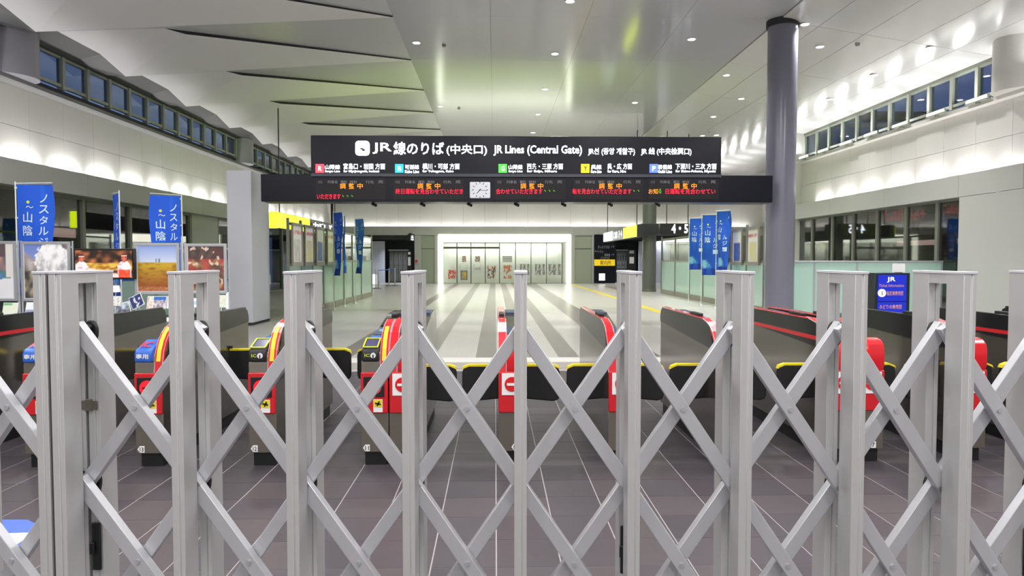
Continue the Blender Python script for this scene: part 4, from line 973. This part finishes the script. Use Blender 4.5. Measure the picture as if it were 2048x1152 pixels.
# ------------------------------------------------------------------ ticket gate machines
def profile(top, y1, r, n=6, arch=True):
    """side outline (y,z): curved nose at the front, rounded rear top corner"""
    pts = [(0.0, .10), (0.0, .66)]
    if arch:
        pts += [(.012, .74), (.035, .82), (.07, .88), (.12, .93), (.18, .965), (.26, .988), (.36, top)]
    for k in range(n + 1): a = math.radians(90 - 90 * k / n); pts.append((y1 - r + r * math.cos(a), top - r + r * math.sin(a)))
    pts += [(y1, .10)]
    return pts
GL = 1.72; GW = .19
def digits_tag(s, m_, x, mirror): return None
def machine(label, X, Y0, kind, num, ic='black', stripe=False, flap_y=.3, flaps=(True, True), FL=.268, cap='red'):
    """kind 'A': ridge on the right, reader on the left; 'B': ridge on the left, red hood on the right"""
    t = thing('ticket_gate', label, 'ticket gate', (X, Y0, 0)); A = kind == 'A'
    rx0, rx1 = (GW - .055, GW) if A else (0, .055)          # ridge
    lx0, lx1 = (0, GW - .055) if A else (.055, GW)          # low part
    # ridge: stainless flank with black gloss top band, red arch strip
    pr_ = profile(1.0, GL, .09)
    MB().prism([(y, z) for y, z in pr_], 'x', rx0 + .004, rx1 - .004).build('ridge_body', M_steel, t, bevel=.004)
    ox = rx1 - .003 if A else rx0 + .003; oo = ox + (.004 if A else -.004)
    band = [(.19, .972), (.28, .992), (.38, 1.003), (GL - .09, 1.003), (GL - .03, .98), (GL - .002, .92), (GL - .004, .87), (.10, .80), (.14, .90)]
    MB().prism(band, 'x', min(ox, oo), max(ox, oo)).build('black_band', M_trim, t)
    MB().box(rx0, .36, .985, rx1, GL - .06, 1.012).build('top_cap', M_trim if (A or cap != 'red') else mat('red_top_cap', (186, 60, 66), .18, coat=.5), t, bevel=.006)
    arch = [(0, .66), (.012, .74), (.035, .82), (.07, .88), (.12, .93), (.18, .965), (.26, .988), (.36, 1.004)]
    b = MB(); n = len(arch)
    for (ya, za), (yb, zb) in zip(arch, arch[1:]):
        b.add([(rx0, ya - .004, za + .002), (rx1, ya - .004, za + .002), (rx1, yb - .004, zb + .004), (rx0, yb - .004, zb + .004),
               (rx0, ya + .02, za - .02), (rx1, ya + .02, za - .02), (rx1, yb + .02, zb - .02), (rx0, yb + .02, zb - .02)],
              [(0, 1, 2, 3), (0, 3, 7, 4), (1, 5, 6, 2), (4, 7, 6, 5)])
    b.build('red_arch', M_red, t, smooth=True)
    for xx in (rx0, rx1):
        b = MB()
        for (ya, za), (yb, zb) in zip(arch, arch[1:]): b.bar((xx, ya - .004, za), (xx, yb - .004, zb + .002), (0, .3, 1), .005, .006)
        b.build('chrome_edge', M_silver, t)
    if A:
        b = MB(); w0, w1 = rx0 + .012, rx1 - .014
        for (ya, za), (yb, zb) in list(zip(arch, arch[1:]))[1:5]: b.add([(w0, ya - .008, za + .004), (w1, ya - .008, za + .004), (w1, yb - .008, zb + .006), (w0, yb - .008, zb + .006)], [(0, 1, 2, 3)])
        b.build('yellow_strip', M_yel, t)
    # low body
    low = [(0, .10), (0, .72), (.015, .79), (.05, .835), (.10, .85), (.42, .87), (.75, .90), (1.05, .95), (1.25, .985), (GL - .12, .985), (GL - .04, .96), (GL, .88), (GL, .10)]
    MB().prism(low, 'x', lx0 + .002, lx1 - .002).build('deck_body', M_steel, t, bevel=.004)
    MB().box(-.001, -.003, .10, GW + .001, .012, .375).build('lower_front', M_steelf, t, bevel=.003)
    MB().box(.02, .03, 0, GW - .02, GL - .05, .10).build('plinth', M_black, t)
    # red front panel
    MB().box(0, -.012, .375, GW, .004, .665).build('red_panel', M_redd, t, bevel=.010, seg=3)
    # deck plates
    q = lambda y0, z0, y1, z1, m, nm, ins=.012: MB().add([(lx0 + ins, y0, z0 + .006), (lx1 - ins, y0, z0 + .006), (lx1 - ins, y1, z1 + .006), (lx0 + ins, y1, z1 + .006), (lx0 + ins, y0, z0 - .01), (lx1 - ins, y0, z0 - .01), (lx1 - ins, y1, z1 - .01), (lx0 + ins, y1, z1 - .01)],
        [(0, 1, 2, 3), (4, 7, 6, 5), (0, 4, 5, 1), (2, 6, 7, 3), (0, 3, 7, 4), (1, 5, 6, 2)]).build(nm, m, t)
    if A:
        q(.30, .866, .42, .873, M_blue, 'deck_plate'); q(.44, .876, .74, .903, M_navy, 'deck_plate'); q(.80, .912, 1.04, .952, M_trim, 'deck_plate')
        xc = (lx0 + lx1) / 2
        MB().cyl((xc, .60, .893), (xc, .60, .905), .038, n=20).build('deck_lamp', mat('pale_blue_lens', (150, 178, 200), .2, emit=(150, 178, 200), es=.3), t)
        # reader block
        blk = [(-.02, .74), (-.02, .80), (-.005, .83), (.16, .885), (.18, .87), (.18, .74)]
        body = M_blue if ic == 'blue' else M_black
        MB().prism(blk, 'x', lx0 + .008, lx1 - .008).build('reader', body, t, bevel=.012, seg=3)
        nrm = Vector((0, -.30, 1)).normalized()
        if ic == 'black':
            o0 = Vector((lx0 + .018, .005, .836)); U = Vector((lx1 - lx0 - .036, 0, 0)); Vv = Vector((0, .135, .046)); rd = t
            for p, p1 in ((o0, o0 + U), (o0 + U, o0 + U + Vv), (o0 + U + Vv, o0 + Vv), (o0 + Vv, o0)): MB().bar(p + nrm * .006, p1 + nrm * .006, nrm, .009, .006).build('lime_outline', M_lime, t)
            MB().add([o0 + U * .1 + Vv * .12 + nrm * .004, o0 + U * .9 + Vv * .12 + nrm * .004, o0 + U * .9 + Vv * .88 + nrm * .004, o0 + U * .1 + Vv * .88 + nrm * .004], [(0, 1, 2, 3)]).build('reader_screen', mat('violet_screen', (70, 66, 96), .15, emit=(70, 66, 96), es=.3), t)
            text('IC', (lx0 + .03, -.022, .775), (.035, 0, 0), (0, 0, .022), M_lime, t, .02)
            MB().cyl((lx1 - .045, -.025, .785), (lx1 - .045, -.019, .785), .019, n=18).build('reader_disc', M_white, t); MB().box(lx1 - .049, -.028, .768, lx1 - .041, -.025, .792).build('reader_mark', M_black, t)
        else:
            text('専用', (lx0 + .022, -.023, .765), (.085, 0, 0), (0, 0, .035), M_white, t, .02)
            o0 = Vector((lx0 + .03, .012, .842)); text('IC', o0 + nrm * .004, (.07, 0, 0), (0, .085, .029), M_red, t, .03)
        MB().box(lx0 + .02, -.016, .49, lx0 + .165, -.010, .635).build('display', M_black, t, bevel=.004)
        cx, cz = lx0 + .0925, .5625
        MB().cyl((cx, -.021, cz), (cx, -.015, cz), .052, n=32).build('red_disc', M_disp_red, t); MB().box(cx - .032, -.024, cz - .006, cx + .032, -.021, cz + .006).build('disc_bar', M_black, t)
        MB().box(lx0 + .088, -.015, .385, lx0 + .152, -.012, .475).build('sticker', M_white, t); MB().box(lx0 + .091, -.017, .42, lx0 + .149, -.015, .473).build('sticker_top', M_yel, t)
        b = MB(); b.bar((lx0 + .1, -.019, .45), (lx0 + .14, -.019, .44), (0, 1, 0), .010, .002).bar((lx0 + .115, -.019, .43), (lx0 + .13, -.019, .462), (0, 1, 0), .010, .002).build('sticker_figure', M_black, t)
    else:
        hood = [(0, .66), (-.012, .70), (-.012, .80), (.0, .85), (.035, .88), (.09, .89), (.14, .885), (.15, .85), (.15, .66)]
        MB().prism(hood, 'x', lx0 + .003, lx1 - .001).build('red_hood', M_red, t, bevel=.012, seg=3)
        q(.17, .852, .26, .858, M_blue, 'deck_plate'); q(.27, .860, .46, .873, mat('orange_red_plate', (210, 70, 60), .3), 'deck_plate'); q(.48, .877, .80, .905, M_navy, 'deck_plate'); q(1.2, .985, 1.5, .99, M_navy, 'deck_plate')
        MB().box(GW / 2 - .072, -.016, .50, GW / 2 + .072, -.011, .655).build('white_plate', M_white, t, bevel=.003)
        cx, cz = GW / 2 , .578
        MB().cyl((cx, -.020, cz), (cx, -.015, cz), .052, n=32).build('no_entry_disc', M_red, t); MB().box(cx - .036, -.023, cz - .009, cx + .036, -.019, cz + .009).build('no_entry_bar', M_white, t)
    MB().box(rx0 + .008, .50, 1.01, rx1 - .008, .74, 1.035).build('sensor_bar', M_black, t, bevel=.006)
    if stripe:
        sx = GW if A else 0; MB().box(sx - .002, .10, .855, sx + .002, GL - .02, .885).build('red_stripe', M_redd, t)
    # number tag on the lower front
    if num:
        x_ = (lx0 + .035) if A else (GW / 2 + .02); pts = [(x_ - .024, .13), (x_ - .008, .107), (x_ + .024, .107), (x_ + .024, .153), (x_ - .008, .153)]
        MB().prism(pts, 'y', -.006, -.003).build('number_tag', M_white, t); text(num, (x_ - .008, -.008, .115), (.026, 0, 0), (0, 0, .03), M_black, t, .01, keep='c')
    # flaps closing the passages
    for sd, on in ((-1, flaps[0]), (1, flaps[1])):
        if not on: continue
        x0 = 0 if sd < 0 else GW; L = FL; fy = flap_y
        pts = []
        xi, xo = x0, x0 + sd * L; z0, z1 = .40, .665
        seq = [(xi, z0 + .02), (xi, z1), (xo - sd * .05, z1), (xo - sd * .012, z1 - .014), (xo, z1 - .05), (xo, z0 + .04), (xo - sd * .012, z0 + .01), (xo - sd * .05, z0)]
        fl = MB().prism(seq, 'y', fy - .022, fy + .022).build('flap', M_pad, t, bevel=.010, seg=3)
        MB().prism([(xi + sd * .004, z1 - .004), (xi + sd * .004, z1 + .012), (xo - sd * .05, z1 + .012), (xo - sd * .008, z1 - .004), (xo + sd * .002, z1 - .028), (xo - sd * .012, z1 - .018), (xo - sd * .05, z1 - .002)], 'y', fy - .024, fy + .024).build('yellow_trim', M_yel, fl)
        MB().cyl((xi, fy, .42), (xi, fy, .70), .022, n=12).build('hinge', M_black, t, smooth=True)
    return t
YG = 4.9
def gx(px): return PY(px, 780, YG).x
machine('ticket gate machine at the far left edge, mostly off frame, red stripe on its flank', -4.08, YG, 'A', '', 'blue', True, 1.25)
machine('ticket gate machine with blue reader cap behind the double gate post', gx(47), YG, 'A', '', 'blue', False, 1.25)
machine('ticket gate machine number 13 with blue reader cap', gx(270), YG, 'A', '13', 'blue', False, 1.25)
machine('ticket gate machine number 12 with black lime-edged reader', gx(497), YG, 'A', '12', 'black', False, 1.25)
x11 = gx(722)
machine('ticket gate machine number 11 with black lime-edged reader and yellow strip', x11, YG, 'A', '11', 'black', False, 1.25, (True, False))
machine('ticket gate machine joined to the right side of number 11, white no-entry plate', x11 + GW + .008, YG, 'B', '', '', False, .28, (False, True))
machine('ticket gate machine number 10 behind the central gate post', gx(997), YG, 'B', '10', '', False, .28)
machine('ticket gate machine number 9 showing its full reflective left flank', gx(1217), YG, 'B', '9', '', False, .28)
machine('ticket gate machine number 8 with dark flank, left of the round column', gx(1434), YG, 'B', '8', '', False, .28)
x7 = gx(1660)
machine('ticket gate machine left half of the joined pair with red flank stripe', x7, YG, 'B', '', '', True, .28, (True, False))
machine('ticket gate machine number 7, right half of the joined pair', x7 + GW + .008, YG, 'B', '7', '', False, .28, (False, True), .235)
machine('ticket gate machine below the blue kiosk with plain dark flank', gx(1920), YG, 'B', '', '', False, .28, (True, True), .235, 'black')
machine('ticket gate machine on the far right with red flank stripe', gx(1915) + .78, YG, 'B', '', '', True, .28, (True, True), .268, 'black')
machine('ticket gate machine outermost on the right, only its rear top showing', gx(1915) + 1.56, YG, 'B', '', '', False, .28, (True, True), .268, 'black')
machine('ticket gate machine outermost on the left beyond the frame edge', -4.86, YG, 'A', '', 'blue', False, 1.25)
# arrow sticker on the floor
st = thing('floor_sticker', 'blue octagonal floor sticker with a white arrow at lower left', 'sticker', (0, 0, 0))
oc = [PZ(px, py, 0) for px, py in ((-52, 1046), (8, 1040), (55, 1040), (90, 1058), (84, 1082), (45, 1120), (-20, 1124), (-80, 1098))]
MB().prism([(p.x, p.y) for p in oc], 'z', .0005, .0025).build('disc', mat('sticker_blue', (70, 104, 200), .4), st)
ar = [PZ(px, py, 0) for px, py in ((-40, 1070), (70, 1066), (-10, 1118))]
MB().prism([(p.x, p.y) for p in ar], 'z', .0026, .0036).build('arrow', M_white, st)

# ------------------------------------------------------------------ folding aluminium gate in front
GD = 1.5; ANG = math.radians(2.25)
def loc_x(px, py, depth=0):
    """x in the gate's own frame of the point seen at px,py on its front plane (+depth)"""
    r = ray(px, py); ca, sa = math.cos(ANG), math.sin(ANG)
    lx = r.x * ca - r.y * sa; ly = r.x * sa + r.y * ca
    return lx / ly * (GD + depth), EYE.z + r.z / ly * (GD + depth)
gate_base = (GD * math.sin(ANG), GD * math.cos(ANG), 0)
PD, RD0, RD1 = .062, .130, .195                             # front post depth, rear post range
ZTOP = loc_x(1040, 541)[1]
def gate_leaf(label):
    return thing('folding_gate', label, 'folding gate', gate_base, -ANG)
def post_mesh(w, y0, y1, z0, z1):
    g = .0016; xm = w * .62
    return MB().prism([(0, y0), (xm - g, y0), (xm, y0 + .003), (xm + g, y0), (w, y0), (w, y1), (0, y1)], 'z', z0, z1)
PIN = [loc_x(1040, 658, .095)[1], loc_x(1040, 966, .095)[1]]
STEP = PIN[0] - PIN[1]; PIN += [PIN[1] - STEP, PIN[1] - 2 * STEP]
def gate_frame(leaf, x, w, latch=False, hinge=False):
    fr = empty('upright_frame', (x, 0, 0)); fr.parent = leaf
    post_mesh(w, 0, PD, .03, ZTOP - .008).build('front_post', M_alu, fr, bevel=.0012)
    # rear post: channel open towards the camera
    b = post_mesh(w, RD0, RD1, .03, ZTOP - .008)
    b.build('rear_post', M_alu, fr, bevel=.0008)
    MB().box(0.001, PD - .002, ZTOP - .030, w - .001, RD0 + .002, ZTOP - .008).build('top_rail', M_alu, fr)
    MB().box(-.0012, -.0015, ZTOP - .008, w + .0012, RD1 + .0015, ZTOP - .002).build('top_cap', mat('pale_cap', (196, 196, 202), .4), fr, bevel=.001)
    MB().box(.002, 0.005, .03, w - .002, RD1 - .005, .055).build('bottom_rail', M_alu, fr)
    for z in PIN:
        MB().prism([(w / 2 + .017 * math.cos(a_), z - .008 + (.024 if math.sin(a_) > 0 else .034) * math.sin(a_)) for a_ in [k_ * math.pi / 9 for k_ in range(18)]], 'y', RD0 - .012, RD0 - .0005).build('slider_block', M_rub, fr, bevel=.002)
        MB().cyl((w / 2, PD + .0005, z), (w / 2, RD0 - .002, z), .009, n=12).build('pivot_pin', M_rub, fr, smooth=True)
    if latch:
        z0 = loc_x(1240, 1050, .13)[1]; MB().box(.003, RD0 - .006, z0 - .115, w - .003, RD0 - .0005, z0).box(.0, RD0 - .012, z0 - .075, .012, RD0 - .005, z0 - .045).build('latch', M_black, fr, bevel=.003)
    MB().cyl((w / 2 - .008, .03, .022), (w / 2 + .008, .03, .022), .02, n=16).cyl((w / 2 - .008, RD1 - .03, .022), (w / 2 + .008, RD1 - .03, .022), .02, n=16).build('caster', M_rub, fr, smooth=True)
    return fr
BW, BT = .030, .024
YF, YR = PD + .006 + BT / 2, RD0 - .012 - BT / 2
def braces(leaf, xa, xb):
    """pair of crossing braces per bay row: falling one in front, rising one behind"""
    for i in range(3):
        zt, zb = PIN[i], PIN[i + 1]
        for nm, p0, p1, yy in (('brace', (xa, zt), (xb, zb), YF), ('brace', (xa, zb), (xb, zt), YR)):
            d = Vector((p1[0] - p0[0], 0, p1[1] - p0[1])).normalized() * .012
            a = Vector((p0[0], yy, p0[1])) - d; c = Vector((p1[0], yy, p1[1])) + d
            br_ = MB().bar(a, c, (0, 1, 0), BW, BT).build(nm, M_alu2, leaf, bevel=.0015)
            m = (a + c) / 2
            if yy == YF:
                MB().cyl((m.x, yy - BT / 2 - .003, m.z), (m.x, yy - BT / 2 + .002, m.z), .0055, n=14).build('rivet', M_silver, br_)
                MB().cyl((m.x, YF + BT / 2, m.z), (m.x, YR - BT / 2, m.z), .013, n=14).build('washer', M_rub, br_)
LF = gate_leaf('left leaf of the aluminium folding gate, ending in the double post')
RF = gate_leaf('right leaf of the aluminium folding gate spanning most of the view')
YREF = 640
def w_at(a, b_): return loc_x(a, YREF)[0], loc_x(b_, YREF)[0] - loc_x(a, YREF)[0]
Wd = .0272
xa0 = loc_x(67, YREF)[0]; xb0 = loc_x(98, YREF)[0]
pitch = loc_x(333, YREF)[0] - xb0
xprev = xa0 - pitch; xprev2 = xprev - pitch
for x in (xprev2, xprev, xa0): gate_frame(LF, x, Wd, latch=False)
braces(LF, xprev2 + Wd / 2, xprev + Wd / 2); braces(LF, xprev + Wd / 2, xa0 + Wd / 2)
xs = [xb0] + [loc_x(px, YREF)[0] for px in (337, 568, 802.5, 1028.5)] + [loc_x(px, YREF)[0] - Wd for px in (1283, 1508, 1735, 1952)]
xs.append(xs[-1] + (xs[-1] - xs[-2]))
for i, x in enumerate(xs): gate_frame(RF, x, Wd, latch=i in (0, 5, 9))
for a_, c_ in zip(xs, xs[1:]): braces(RF, a_ + Wd / 2, c_ + Wd / 2)
# hinge plate across the double post, dark strip painting the shade in the gap between its halves
zh = loc_x(190, 810, RD0)[1]
hp = MB().box(xb0 - .006, RD0 - .004, zh - .014, xb0 + .010, RD0 + .0, zh + .014).box(xb0 - .018, RD0 - .003, zh - .011, xb0 + .022, RD0 - .001, zh + .011).build('catch_plate', M_steelf, RF, bevel=.001)
MB().box(xa0 + Wd + .0005, .006, .04, xb0 - .0005, .05, ZTOP - .012).build('shaded_gap_strip', M_slot, RF)
